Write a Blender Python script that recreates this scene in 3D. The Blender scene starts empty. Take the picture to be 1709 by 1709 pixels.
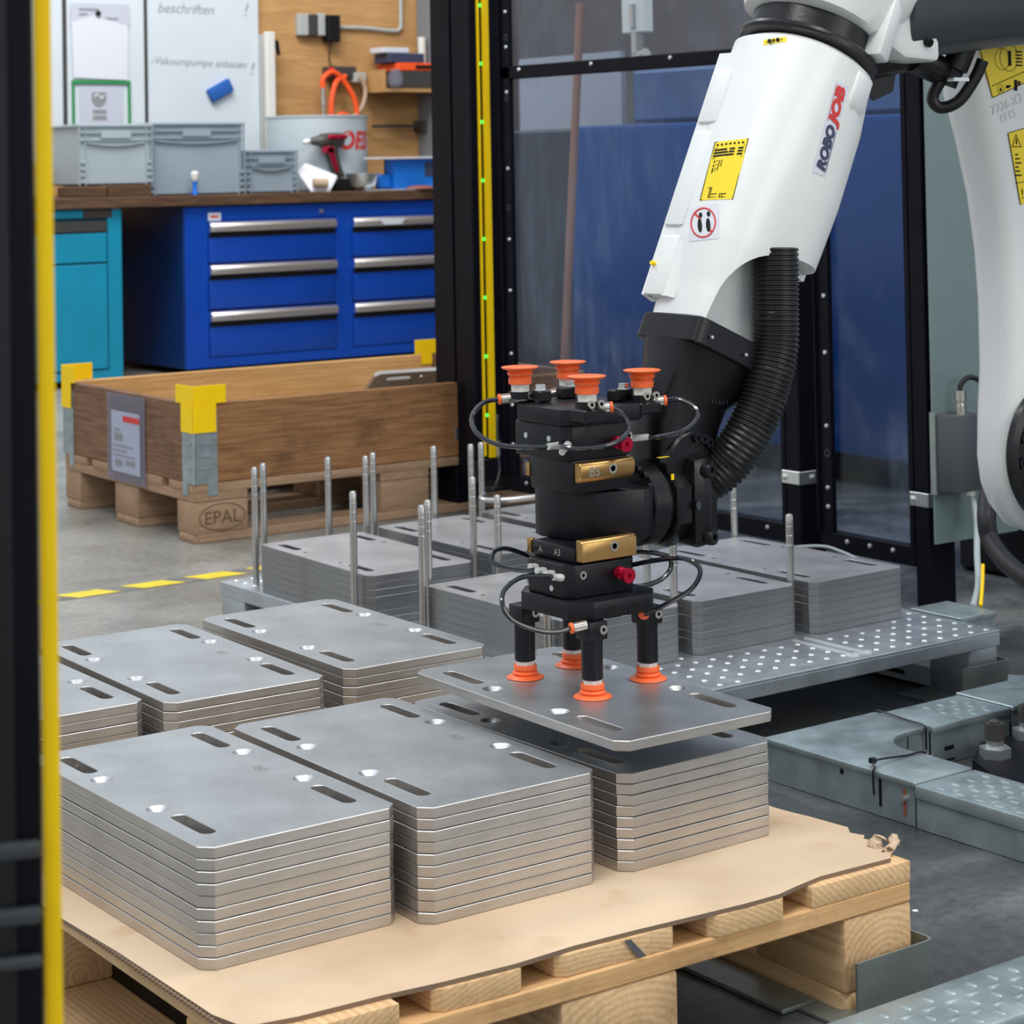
import bpy, bmesh, math, random
from mathutils import Vector, Matrix
from mathutils.bvhtree import BVHTree

random.seed(7)
SC = bpy.context.scene
COL = SC.collection
PI = math.pi

# ------------------------------------------------------------------ camera
DA, PITCH, ROLL, H = 0.6302, -0.0285, 0.0183, 0.91
cam_d = bpy.data.cameras.new('camera')
cam = bpy.data.objects.new('camera', cam_d)
COL.objects.link(cam)
r_ = Vector((math.cos(DA), -math.sin(DA), 0))
v_ = Vector((math.sin(DA), math.cos(DA), 0))
u_ = Vector((0, 0, 1))
fwd = v_ * math.cos(PITCH) - u_ * math.sin(PITCH)
up = v_ * math.sin(PITCH) + u_ * math.cos(PITCH)
cr, sr = math.cos(ROLL), math.sin(ROLL)
right2 = r_ * cr - up * sr
up2 = up * cr + r_ * sr
M = Matrix.Identity(4)
for i, ax_ in enumerate((right2, up2, -fwd)):
    for j in range(3):
        M[j][i] = ax_[j]
M[0][3], M[1][3], M[2][3] = 0.0, 0.0, H
cam.matrix_world = M
cam_d.sensor_width = 36.0
cam_d.lens = 36.0 * 3600.0 / 1709.0
cam_d.shift_y = -(854.5 - 172.0) / 1709.0
cam_d.clip_start = 0.05
cam_d.dof.use_dof = True
cam_d.dof.focus_distance = 2.52
cam_d.dof.aperture_fstop = 15.0
SC.camera = cam

# ------------------------------------------------------------------ light
world = bpy.data.worlds.new('hall_light')
SC.world = world
world.use_nodes = True
bg = world.node_tree.nodes['Background']
bg.inputs[0].default_value = (0.86, 0.93, 1.0, 1)
bg.inputs[1].default_value = 0.70
SC.view_settings.view_transform = 'Standard'
SC.view_settings.look = 'None'
SC.view_settings.gamma = 1.0
SC.view_settings.exposure = 0.12
SC.view_settings.use_curve_mapping = False

def lamp(name, loc, target, sx, sy, power, color):
    d = bpy.data.lights.new(name, 'AREA')
    d.shape = 'RECTANGLE'
    d.size, d.size_y, d.energy, d.color = sx, sy, power, color
    o = bpy.data.objects.new(name, d)
    COL.objects.link(o)
    o.location = loc
    o.rotation_euler = (Vector(target) - Vector(loc)).to_track_quat('-Z', 'Y').to_euler()
    return o

lamp('hall_lamp', (0.2, 0.9, 3.8), (2.0, 3.0, 0.3), 2.4, 0.5, 72, (1.0, 0.97, 0.92))
lamp('hall_lamp', (3.4, 1.2, 4.2), (2.2, 3.0, 0.2), 2.4, 0.5, 52, (1.0, 0.98, 0.95))
lamp('hall_lamp', (1.2, 5.2, 4.6), (2.0, 4.2, 0.0), 3.0, 0.5, 75, (0.95, 0.98, 1.0))
lamp('hall_lamp', (3.6, 7.2, 4.2), (4.9, 9.0, 0.9), 3.0, 0.5, 150, (1.0, 0.98, 0.96))
lamp('side_lamp', (2.6, -1.6, 1.5), (2.0, 2.4, 0.3), 2.2, 1.2, 26, (1.0, 0.95, 0.88))

# ------------------------------------------------------------------ materials
def mat(name, col, rough=0.5, metal=0.0, var=0.0, scale=20.0, bump=0.0, bscale=None, emit=0.0, coat=0.0, stretch=None, spec=0.5):
    m = bpy.data.materials.new(name)
    m.use_nodes = True
    nt = m.node_tree
    b = nt.nodes['Principled BSDF']
    c = (col[0], col[1], col[2], 1)
    b.inputs['Base Color'].default_value = c
    b.inputs['Roughness'].default_value = rough
    b.inputs['Metallic'].default_value = metal
    b.inputs['Coat Weight'].default_value = coat
    b.inputs['Specular IOR Level'].default_value = spec
    if emit:
        b.inputs['Emission Color'].default_value = c
        b.inputs['Emission Strength'].default_value = emit
    if var or bump:
        tc = nt.nodes.new('ShaderNodeTexCoord')
        mp = nt.nodes.new('ShaderNodeMapping')
        if stretch:
            mp.inputs['Scale'].default_value = stretch
        nt.links.new(tc.outputs['Object'], mp.inputs['Vector'])
        n = nt.nodes.new('ShaderNodeTexNoise')
        n.inputs['Scale'].default_value = scale
        n.inputs['Detail'].default_value = 6
        n.inputs['Roughness'].default_value = 0.62
        nt.links.new(mp.outputs[0], n.inputs['Vector'])
        if var:
            rp = nt.nodes.new('ShaderNodeValToRGB')
            rp.color_ramp.elements[0].position = 0.3
            rp.color_ramp.elements[1].position = 0.7
            rp.color_ramp.elements[0].color = tuple(x * (1 - var) for x in col[:3]) + (1,)
            rp.color_ramp.elements[1].color = tuple(min(1, x * (1 + var)) for x in col[:3]) + (1,)
            nt.links.new(n.outputs['Fac'], rp.inputs[0])
            nt.links.new(rp.outputs[0], b.inputs['Base Color'])
        if bump:
            n2 = n
            if bscale:
                n2 = nt.nodes.new('ShaderNodeTexNoise')
                n2.inputs['Scale'].default_value = bscale
                n2.inputs['Detail'].default_value = 4
                nt.links.new(mp.outputs[0], n2.inputs['Vector'])
            bp = nt.nodes.new('ShaderNodeBump')
            bp.inputs['Strength'].default_value = bump
            bp.inputs['Distance'].default_value = 0.002
            nt.links.new(n2.outputs['Fac'], bp.inputs['Height'])
            nt.links.new(bp.outputs[0], b.inputs['Normal'])
    return m

def ramp(nt, src, stops):
    rp = nt.nodes.new('ShaderNodeValToRGB')
    e = rp.color_ramp.elements
    while len(e) < len(stops):
        e.new(0.5)
    for i, (p, c) in enumerate(stops):
        e[i].position = p
        e[i].color = (c[0], c[1], c[2], 1)
    nt.links.new(src, rp.inputs[0])
    return rp

def noise(nt, vec, scale, detail=6, rough=0.6, dist=0.0):
    n = nt.nodes.new('ShaderNodeTexNoise')
    n.inputs['Scale'].default_value = scale
    n.inputs['Detail'].default_value = detail
    n.inputs['Roughness'].default_value = rough
    n.inputs['Distortion'].default_value = dist
    nt.links.new(vec, n.inputs['Vector'])
    return n

def mapping(nt, scale=(1, 1, 1), kind='Object', rot=(0, 0, 0)):
    tc = nt.nodes.new('ShaderNodeTexCoord')
    mp = nt.nodes.new('ShaderNodeMapping')
    mp.inputs['Scale'].default_value = scale
    mp.inputs['Rotation'].default_value = rot
    nt.links.new(tc.outputs[kind], mp.inputs['Vector'])
    return mp.outputs[0]

def mixc(nt, a, b, fac, mode='MIX'):
    mx = nt.nodes.new('ShaderNodeMixRGB')
    mx.blend_type = mode
    for s, i in ((fac, 0), (a, 1), (b, 2)):
        if isinstance(s, (int, float)):
            mx.inputs[i].default_value = s
        elif isinstance(s, tuple):
            mx.inputs[i].default_value = s + (1,) if len(s) == 3 else s
        else:
            nt.links.new(s, mx.inputs[i])
    return mx.outputs[0]

def wood(name, dark, light, grain='Y', rough=0.75, dirt=0.0, dcol=(0.05, 0.045, 0.04), knots=True, bump=0.25, rings=None):
    """long-grained wood; grain axis is the board's long axis"""
    m = bpy.data.materials.new(name)
    m.use_nodes = True
    nt = m.node_tree
    b = nt.nodes['Principled BSDF']
    b.inputs['Roughness'].default_value = rough
    b.inputs['Specular IOR Level'].default_value = 0.25
    s = {'X': (2.2, 60, 60), 'Y': (60, 2.2, 60), 'Z': (60, 60, 2.2)}[grain]
    s2 = {'X': (2, 8, 8), 'Y': (8, 2, 8), 'Z': (8, 8, 2)}[grain]
    v1 = mapping(nt, s)
    n1 = noise(nt, v1, 3.0, 5, 0.6, 0.4)
    if rings:
        tc = nt.nodes.new('ShaderNodeTexCoord'); mp = nt.nodes.new('ShaderNodeMapping')
        mp.inputs['Location'].default_value = rings[1]; mp.inputs['Scale'].default_value = rings[2]
        nt.links.new(tc.outputs[rings[0]], mp.inputs['Vector'])
        wv = nt.nodes.new('ShaderNodeTexWave'); wv.wave_type = 'RINGS'; wv.rings_direction = grain
        wv.inputs['Scale'].default_value = rings[3]; wv.inputs['Distortion'].default_value = 2.5
        wv.inputs['Detail'].default_value = 3; wv.inputs['Detail Scale'].default_value = 1.2
        nt.links.new(mp.outputs[0], wv.inputs['Vector'])
    v2 = mapping(nt, s2)
    n2 = noise(nt, v2, 1.4, 3, 0.5, 1.0)
    c1 = ramp(nt, n1.outputs['Fac'], [(0.32, dark), (0.62, light)]).outputs[0]
    if rings:
        c1 = mixc(nt, c1, ramp(nt, wv.outputs['Fac'], [(0.1, dark), (0.8, light)]).outputs[0], 0.5)
    c2 = ramp(nt, n2.outputs['Fac'], [(0.3, (0.72, 0.68, 0.62)), (0.62, (1, 1, 1))]).outputs[0]
    c = mixc(nt, c1, c2, 0.5, 'MULTIPLY')
    if knots:
        v3 = mapping(nt, {'X': (1, 2.4, 2.4), 'Y': (2.4, 1, 2.4), 'Z': (2.4, 2.4, 1)}[grain])
        vo = nt.nodes.new('ShaderNodeTexVoronoi')
        vo.inputs['Scale'].default_value = 3.2
        nt.links.new(v3, vo.inputs['Vector'])
        k = ramp(nt, vo.outputs['Distance'], [(0.035, tuple(x * 0.35 for x in dark)), (0.085, (1, 1, 1))]).outputs[0]
        c = mixc(nt, c, k, 0.8, 'MULTIPLY')
    if dirt:
        v4 = mapping(nt, (3, 3, 3))
        n4 = noise(nt, v4, 2.2, 8, 0.7)
        f = ramp(nt, n4.outputs['Fac'], [(0.52, (0, 0, 0)), (0.68, (dirt, dirt, dirt))]).outputs[0]
        c = mixc(nt, c, dcol, f)
    nt.links.new(c, b.inputs['Base Color'])
    bp = nt.nodes.new('ShaderNodeBump')
    bp.inputs['Strength'].default_value = bump
    bp.inputs['Distance'].default_value = 0.002
    nt.links.new(n1.outputs['Fac'], bp.inputs['Height'])
    nt.links.new(bp.outputs[0], b.inputs['Normal'])
    return m

def steel(name, col, rough, metal=0.85, brush=0.12, spots=0.15, scl=(1, 1, 1)):
    m = bpy.data.materials.new(name)
    m.use_nodes = True
    nt = m.node_tree
    b = nt.nodes['Principled BSDF']
    b.inputs['Metallic'].default_value = metal
    v = mapping(nt, scl)
    n = noise(nt, v, 9, 7, 0.6)
    n2 = noise(nt, v, 240, 3, 0.6)
    c = ramp(nt, n.outputs['Fac'], [(0.3, tuple(x * (1 - spots) for x in col)), (0.7, tuple(min(1, x * (1 + spots)) for x in col))]).outputs[0]
    c = mixc(nt, c, ramp(nt, n2.outputs['Fac'], [(0.3, (0.8, 0.8, 0.8)), (0.7, (1, 1, 1))]).outputs[0], 0.5, 'MULTIPLY')
    nt.links.new(c, b.inputs['Base Color'])
    rr = nt.nodes.new('ShaderNodeMapRange')
    rr.inputs['To Min'].default_value = rough - brush / 2
    rr.inputs['To Max'].default_value = rough + brush
    nt.links.new(n.outputs['Fac'], rr.inputs['Value'])
    nt.links.new(rr.outputs[0], b.inputs['Roughness'])
    bp = nt.nodes.new('ShaderNodeBump')
    bp.inputs['Strength'].default_value = 0.06
    bp.inputs['Distance'].default_value = 0.001
    nt.links.new(n2.outputs['Fac'], bp.inputs['Height'])
    nt.links.new(bp.outputs[0], b.inputs['Normal'])
    return m

Mt = {}
Mt['plate'] = steel('machined_steel', (0.47, 0.49, 0.505), 0.36, 0.88)
Mt['plate_side'] = steel('milled_steel_edge', (0.56, 0.53, 0.50), 0.34, 0.9, scl=(1, 1, 6))
Mt['bright'] = mat('bright_turned_steel', (0.52, 0.53, 0.55), 0.42, 1.0)
Mt['edge'] = mat('deburred_edge', (0.62, 0.61, 0.60), 0.42, 0.9)
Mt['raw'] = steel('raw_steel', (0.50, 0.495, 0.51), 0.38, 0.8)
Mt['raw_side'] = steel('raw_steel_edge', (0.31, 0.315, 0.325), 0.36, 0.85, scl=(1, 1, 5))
Mt['rod'] = steel('turned_rod_steel', (0.55, 0.54, 0.52), 0.32, 0.95)
Mt['galv'] = steel('galvanised_sheet', (0.38, 0.46, 0.485), 0.34, 0.65, 0.2, 0.2, (2, 2, 2))
Mt['galv2'] = steel('galvanised_rack', (0.52, 0.56, 0.60), 0.34, 0.8, 0.2, 0.14, (2, 2, 2))
Mt['dot'] = mat('raised_dimple_steel', (0.9, 0.93, 0.95), 0.3, 0.55)
Mt['bracket'] = steel('grey_green_steel', (0.34, 0.39, 0.37), 0.4, 0.75, 0.15, 0.12)
Mt['black'] = mat('black_anodised', (0.006, 0.006, 0.009), 0.36, 0.0, 0.25, 30, 0.05, 300, spec=0.32)
Mt['blackm'] = mat('black_cast_paint', (0.006, 0.006, 0.008), 0.3, 0.0, 0.2, 20, 0.12, 160, spec=0.38)
Mt['blackp'] = mat('black_powder_coat', (0.004, 0.004, 0.008), 0.42, 0.0, 0.3, 12, 0.1, 200, spec=0.12)
Mt['blackr'] = mat('black_rubber', (0.009, 0.009, 0.010), 0.36, 0.0, spec=0.4)
Mt['tube'] = mat('black_air_tube', (0.01, 0.012, 0.018), 0.16, 0.0, coat=0.6)
Mt['dkgrey'] = mat('dark_grey_cover', (0.035, 0.042, 0.05), 0.35, 0.0, 0.1, 12)
Mt['white'] = mat('white_robot_paint', (0.74, 0.765, 0.765), 0.33, 0.0, 0.025, 6, 0.05, 220, coat=0.2)
Mt['yellow'] = mat('signal_yellow', (1.0, 0.64, 0.0), 0.5, 0.0, 0.04, 20, spec=0.3)
Mt['ylab'] = mat('yellow_label', (0.86, 0.66, 0.02), 0.4)
Mt['orange'] = mat('orange_silicone', (0.93, 0.15, 0.035), 0.45, 0.0, 0.08, 60)
Mt['orange2'] = mat('orange_hose', (0.95, 0.10, 0.015), 0.4)
Mt['brass'] = steel('bronze_block', (0.50, 0.30, 0.11), 0.3, 0.9, 0.1, 0.1)
Mt['red'] = mat('red_anodised', (0.55, 0.01, 0.05), 0.25, 0.6)
Mt['redp'] = mat('red_print', (0.62, 0.03, 0.03), 0.5)
Mt['navy'] = mat('navy_print', (0.04, 0.05, 0.1), 0.5)
Mt['ink'] = mat('black_print', (0.008, 0.008, 0.008), 0.6, spec=0.2)
Mt['laser'] = mat('laser_mark', (0.10, 0.10, 0.105), 0.6)
Mt['grint'] = mat('grey_print', (0.25, 0.26, 0.27), 0.6)
Mt['fit'] = mat('nickel_fitting', (0.62, 0.58, 0.52), 0.25, 0.95)
Mt['zinc'] = mat('zinc_screw', (0.75, 0.78, 0.78), 0.28, 0.9)
Mt['wplast'] = mat('white_plastic', (0.72, 0.71, 0.66), 0.4)
Mt['grey_fit'] = mat('grey_white_adapter', (0.6, 0.6, 0.58), 0.35, 0.3)
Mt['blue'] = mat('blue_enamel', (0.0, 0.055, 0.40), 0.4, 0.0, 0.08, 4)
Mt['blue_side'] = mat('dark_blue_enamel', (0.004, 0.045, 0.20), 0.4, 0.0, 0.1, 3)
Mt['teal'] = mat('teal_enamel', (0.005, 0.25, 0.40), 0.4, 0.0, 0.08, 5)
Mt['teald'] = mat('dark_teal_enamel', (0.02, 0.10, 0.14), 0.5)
Mt['alu'] = mat('brushed_aluminium', (0.78, 0.72, 0.66), 0.3, 0.85)
Mt['bin'] = mat('grey_bin_plastic', (0.28, 0.35, 0.41), 0.5, 0.0, 0.04, 8)
Mt['bin2'] = mat('light_grey_bin_plastic', (0.37, 0.44, 0.48), 0.5, 0.0, 0.04, 8)
Mt['board'] = mat('whiteboard', (0.62, 0.68, 0.73), 0.3, 0.0, 0.03, 3)
Mt['frame'] = mat('grey_aluminium_frame', (0.07, 0.065, 0.06), 0.45, 0.3)
Mt['paper'] = mat('white_paper', (0.66, 0.68, 0.74), 0.7)
Mt['paper2'] = mat('grey_paper', (0.5, 0.52, 0.6), 0.7)
Mt['green'] = mat('green_frame', (0.02, 0.25, 0.07), 0.5)
Mt['blue3'] = mat('blue_plastic', (0.01, 0.16, 0.62), 0.4)
Mt['eraser'] = mat('blue_eraser', (0.01, 0.10, 0.40), 0.7)
Mt['colgrey'] = mat('grey_column_paint', (0.20, 0.22, 0.24), 0.5, 0.0, 0.04, 6)
Mt['socket'] = mat('light_grey_socket', (0.42, 0.44, 0.42), 0.5)
Mt['drum'] = mat('white_drum', (0.46, 0.52, 0.56), 0.4, 0.0, 0.05, 4)
Mt['tan'] = mat('tan_box', (0.45, 0.33, 0.22), 0.7)
Mt['worktop'] = wood('oiled_worktop', (0.05, 0.028, 0.016), (0.15, 0.085, 0.05), 'X', 0.5, 0.3, knots=False)
Mt['fresh_y'] = wood('fresh_spruce_long', (0.60, 0.37, 0.18), (0.80, 0.55, 0.31), 'Y', 0.75, 0.2, (0.2, 0.13, 0.07), rings=('Object', (-.36, 0, .02), (1, .03, 1.6), 42))
Mt['fresh_x'] = wood('fresh_spruce_cross', (0.62, 0.35, 0.15), (0.80, 0.50, 0.24), 'X', 0.75, 0.4, (0.12, 0.09, 0.06))
Mt['block_y'] = wood('pallet_block_wood', (0.58, 0.36, 0.18), (0.78, 0.53, 0.30), 'Y', 0.8, 0.4, (0.03, 0.03, 0.03), rings=('Generated', (-.6, 0, -.1), (1, .03, .8), 4.2))
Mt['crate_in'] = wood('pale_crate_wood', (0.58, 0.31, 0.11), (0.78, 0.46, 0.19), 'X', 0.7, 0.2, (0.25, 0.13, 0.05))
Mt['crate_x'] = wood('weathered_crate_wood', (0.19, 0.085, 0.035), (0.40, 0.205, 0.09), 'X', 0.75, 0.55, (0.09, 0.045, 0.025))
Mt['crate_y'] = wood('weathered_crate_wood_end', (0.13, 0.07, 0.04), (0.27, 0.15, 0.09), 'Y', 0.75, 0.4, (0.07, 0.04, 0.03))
Mt['old_y'] = wood('old_pallet_wood', (0.30, 0.18, 0.11), (0.45, 0.30, 0.19), 'Y', 0.8, 0.4, (0.15, 0.09, 0.06))
Mt['old_x'] = wood('old_pallet_wood_cross', (0.30, 0.18, 0.11), (0.45, 0.30, 0.19), 'X', 0.8, 0.4, (0.15, 0.09, 0.06))
Mt['wallwood'] = wood('knotty_wall_panel', (0.46, 0.24, 0.085), (0.60, 0.35, 0.15), 'X', 0.6, 0.15, (0.3, 0.15, 0.06))
Mt['broomwood'] = mat('broom_wood', (0.30, 0.15, 0.10), 0.6)
Mt['rust'] = mat('red_brown_print', (0.28, 0.08, 0.05), 0.6)
Mt['led'] = mat('green_led', (0.02, 1.0, 0.08), 0.4, emit=2.2)
Mt['mach'] = mat('machine_blue', (0.0, 0.040, 0.17), 0.5, 0.0, 0.15, 2, spec=0.15)
Mt['mach2'] = mat('machine_light_blue', (0.035, 0.09, 0.22), 0.4, 0.0, 0.2, 3)
Mt['mach3'] = mat('machine_dark_grey', (0.018, 0.022, 0.032), 0.5, 0.0, 0.2, 3)
Mt['mach4'] = mat('brown_grey_rack', (0.055, 0.045, 0.042), 0.6, 0.0, 0.3, 3)
Mt['tape'] = mat('yellow_floor_tape', (0.80, 0.62, 0.02), 0.5, 0.0, 0.15, 30)
Mt['tapeb'] = mat('black_floor_tape', (0.17, 0.165, 0.15), 0.6, 0.0, 0.3, 30)
Mt['cable'] = mat('light_grey_cable', (0.36, 0.42, 0.44), 0.45)
Mt['flute'] = mat('corrugated_edge', (0.22, 0.15, 0.10), 0.9)

def cardboard():
    m = bpy.data.materials.new('cardboard'); m.use_nodes = True
    nt = m.node_tree; b = nt.nodes['Principled BSDF']
    b.inputs['Roughness'].default_value = 0.8
    b.inputs['Specular IOR Level'].default_value = 0.2
    v = mapping(nt)
    n = noise(nt, v, 5, 6, 0.55)
    c = ramp(nt, n.outputs['Fac'], [(0.35, (0.56, 0.41, 0.275)), (0.62, (0.66, 0.51, 0.36))]).outputs[0]
    n2 = noise(nt, v, 14, 3, 0.5)
    st = ramp(nt, n2.outputs['Fac'], [(0.62, (1, 1, 1)), (0.74, (0.86, 0.78, 0.7))]).outputs[0]
    c = mixc(nt, c, st, 0.7, 'MULTIPLY')
    v2 = mapping(nt, (1, 60, 1), rot=(0, 0, 0.02))
    n3 = noise(nt, v2, 3, 2, 0.5)
    bp = nt.nodes.new('ShaderNodeBump'); bp.inputs['Strength'].default_value = 0.18; bp.inputs['Distance'].default_value = 0.002
    nt.links.new(n3.outputs['Fac'], bp.inputs['Height']); nt.links.new(bp.outputs[0], b.inputs['Normal'])
    nt.links.new(c, b.inputs['Base Color'])
    return m
Mt['card'] = cardboard()

def pane_mat():
    m = bpy.data.materials.new('scratched_polycarbonate'); m.use_nodes = True
    nt = m.node_tree; nt.nodes.remove(nt.nodes['Principled BSDF'])
    out = [n for n in nt.nodes if n.type == 'OUTPUT_MATERIAL'][0]
    tr = nt.nodes.new('ShaderNodeBsdfTransparent'); tr.inputs[0].default_value = (0.86, 0.90, 0.95, 1)
    gl = nt.nodes.new('ShaderNodeBsdfGlossy'); gl.inputs['Roughness'].default_value = 0.12
    gl.inputs['Color'].default_value = (0.7, 0.75, 0.85, 1)
    df = nt.nodes.new('ShaderNodeBsdfDiffuse'); df.inputs[0].default_value = (0.30, 0.36, 0.46, 1)
    m1 = nt.nodes.new('ShaderNodeMixShader')
    m1.inputs[0].default_value = 0.035; nt.links.new(tr.outputs[0], m1.inputs[1]); nt.links.new(gl.outputs[0], m1.inputs[2])
    v = mapping(nt, (1, 1, 1))
    n = noise(nt, v, 1.7, 7, 0.65, 0.8)
    v2 = mapping(nt, (1, 6, 1.0), rot=(0.5, 0, 0))
    n2 = noise(nt, v2, 5, 8, 0.75, 0.5)
    a = ramp(nt, n.outputs['Fac'], [(0.46, (0.0, 0.0, 0.0)), (0.74, (0.15, 0.15, 0.15))])
    c = ramp(nt, n2.outputs['Fac'], [(0.45, (0.35, 0.35, 0.35)), (0.68, (1.6, 1.6, 1.6))])
    f = mixc(nt, a.outputs[0], c.outputs[0], 1.0, 'MULTIPLY')
    m2 = nt.nodes.new('ShaderNodeMixShader')
    nt.links.new(f, m2.inputs[0]); nt.links.new(m1.outputs[0], m2.inputs[1]); nt.links.new(df.outputs[0], m2.inputs[2])
    nt.links.new(m2.outputs[0], out.inputs[0])
    return m
Mt['pane'] = pane_mat()

def film_mat():
    m = bpy.data.materials.new('clear_film'); m.use_nodes = True
    nt = m.node_tree; nt.nodes.remove(nt.nodes['Principled BSDF'])
    out = [n for n in nt.nodes if n.type == 'OUTPUT_MATERIAL'][0]
    tr = nt.nodes.new('ShaderNodeBsdfTransparent'); tr.inputs[0].default_value = (0.82, 0.84, 0.9, 1)
    gl = nt.nodes.new('ShaderNodeBsdfDiffuse'); gl.inputs[0].default_value = (0.5, 0.5, 0.6, 1)
    mx = nt.nodes.new('ShaderNodeMixShader'); mx.inputs[0].default_value = 0.18
    nt.links.new(tr.outputs[0], mx.inputs[1]); nt.links.new(gl.outputs[0], mx.inputs[2]); nt.links.new(mx.outputs[0], out.inputs[0])
    return m
Mt['film'] = film_mat()

def floor_mat():
    m = bpy.data.materials.new('worn_concrete'); m.use_nodes = True
    nt = m.node_tree; b = nt.nodes['Principled BSDF']
    v = mapping(nt)
    n = noise(nt, v, 2.2, 8, 0.65, 0.6)
    n2 = noise(nt, v, 60, 6, 0.75)
    lit = ramp(nt, n.outputs['Fac'], [(0.3, (0.20, 0.19, 0.17)), (0.55, (0.34, 0.33, 0.30)), (0.75, (0.44, 0.43, 0.39))]).outputs[0]
    dk = ramp(nt, n.outputs['Fac'], [(0.34, (0.040, 0.043, 0.045)), (0.5, (0.085, 0.092, 0.095)), (0.64, (0.20, 0.205, 0.205))]).outputs[0]
    sx = nt.nodes.new('ShaderNodeSeparateXYZ')
    nt.links.new(v, sx.inputs[0])
    # the coated floor of the cell lies right of a line; the hall floor beyond is bare
    mth = nt.nodes.new('ShaderNodeMath'); mth.operation = 'MULTIPLY_ADD'
    nt.links.new(sx.outputs['X'], mth.inputs[0]); mth.inputs[1].default_value = 1.0
    m2 = nt.nodes.new('ShaderNodeMath'); m2.operation = 'MULTIPLY'; m2.inputs[1].default_value = -0.9
    nt.links.new(sx.outputs['Y'], m2.inputs[0]); nt.links.new(m2.outputs[0], mth.inputs[2])
    mr = nt.nodes.new('ShaderNodeMapRange'); mr.inputs['From Min'].default_value = -1.5; mr.inputs['From Max'].default_value = -0.9
    nt.links.new(mth.outputs[0], mr.inputs['Value'])
    mr2 = nt.nodes.new('ShaderNodeMapRange'); mr2.inputs['From Min'].default_value = 0.55; mr2.inputs['From Max'].default_value = 0.9  # unseen floor behind the camera, paled in colour to brighten plate corners
    nt.links.new(sx.outputs['X'], mr2.inputs['Value'])
    mm_ = nt.nodes.new('ShaderNodeMath'); mm_.operation = 'MULTIPLY'
    nt.links.new(mr.outputs[0], mm_.inputs[0]); nt.links.new(mr2.outputs[0], mm_.inputs[1])
    c = mixc(nt, lit, dk, mm_.outputs[0])
    sp = ramp(nt, n2.outputs['Fac'], [(0.35, (0.5, 0.5, 0.5)), (0.6, (1, 1, 1))]).outputs[0]
    c = mixc(nt, c, sp, 0.7, 'MULTIPLY')
    nt.links.new(c, b.inputs['Base Color'])
    rr = nt.nodes.new('ShaderNodeMapRange'); rr.inputs['To Min'].default_value = 0.22; rr.inputs['To Max'].default_value = 0.5
    nt.links.new(n.outputs['Fac'], rr.inputs['Value']); nt.links.new(rr.outputs[0], b.inputs['Roughness'])
    return m
Mt['floor'] = floor_mat()

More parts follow.
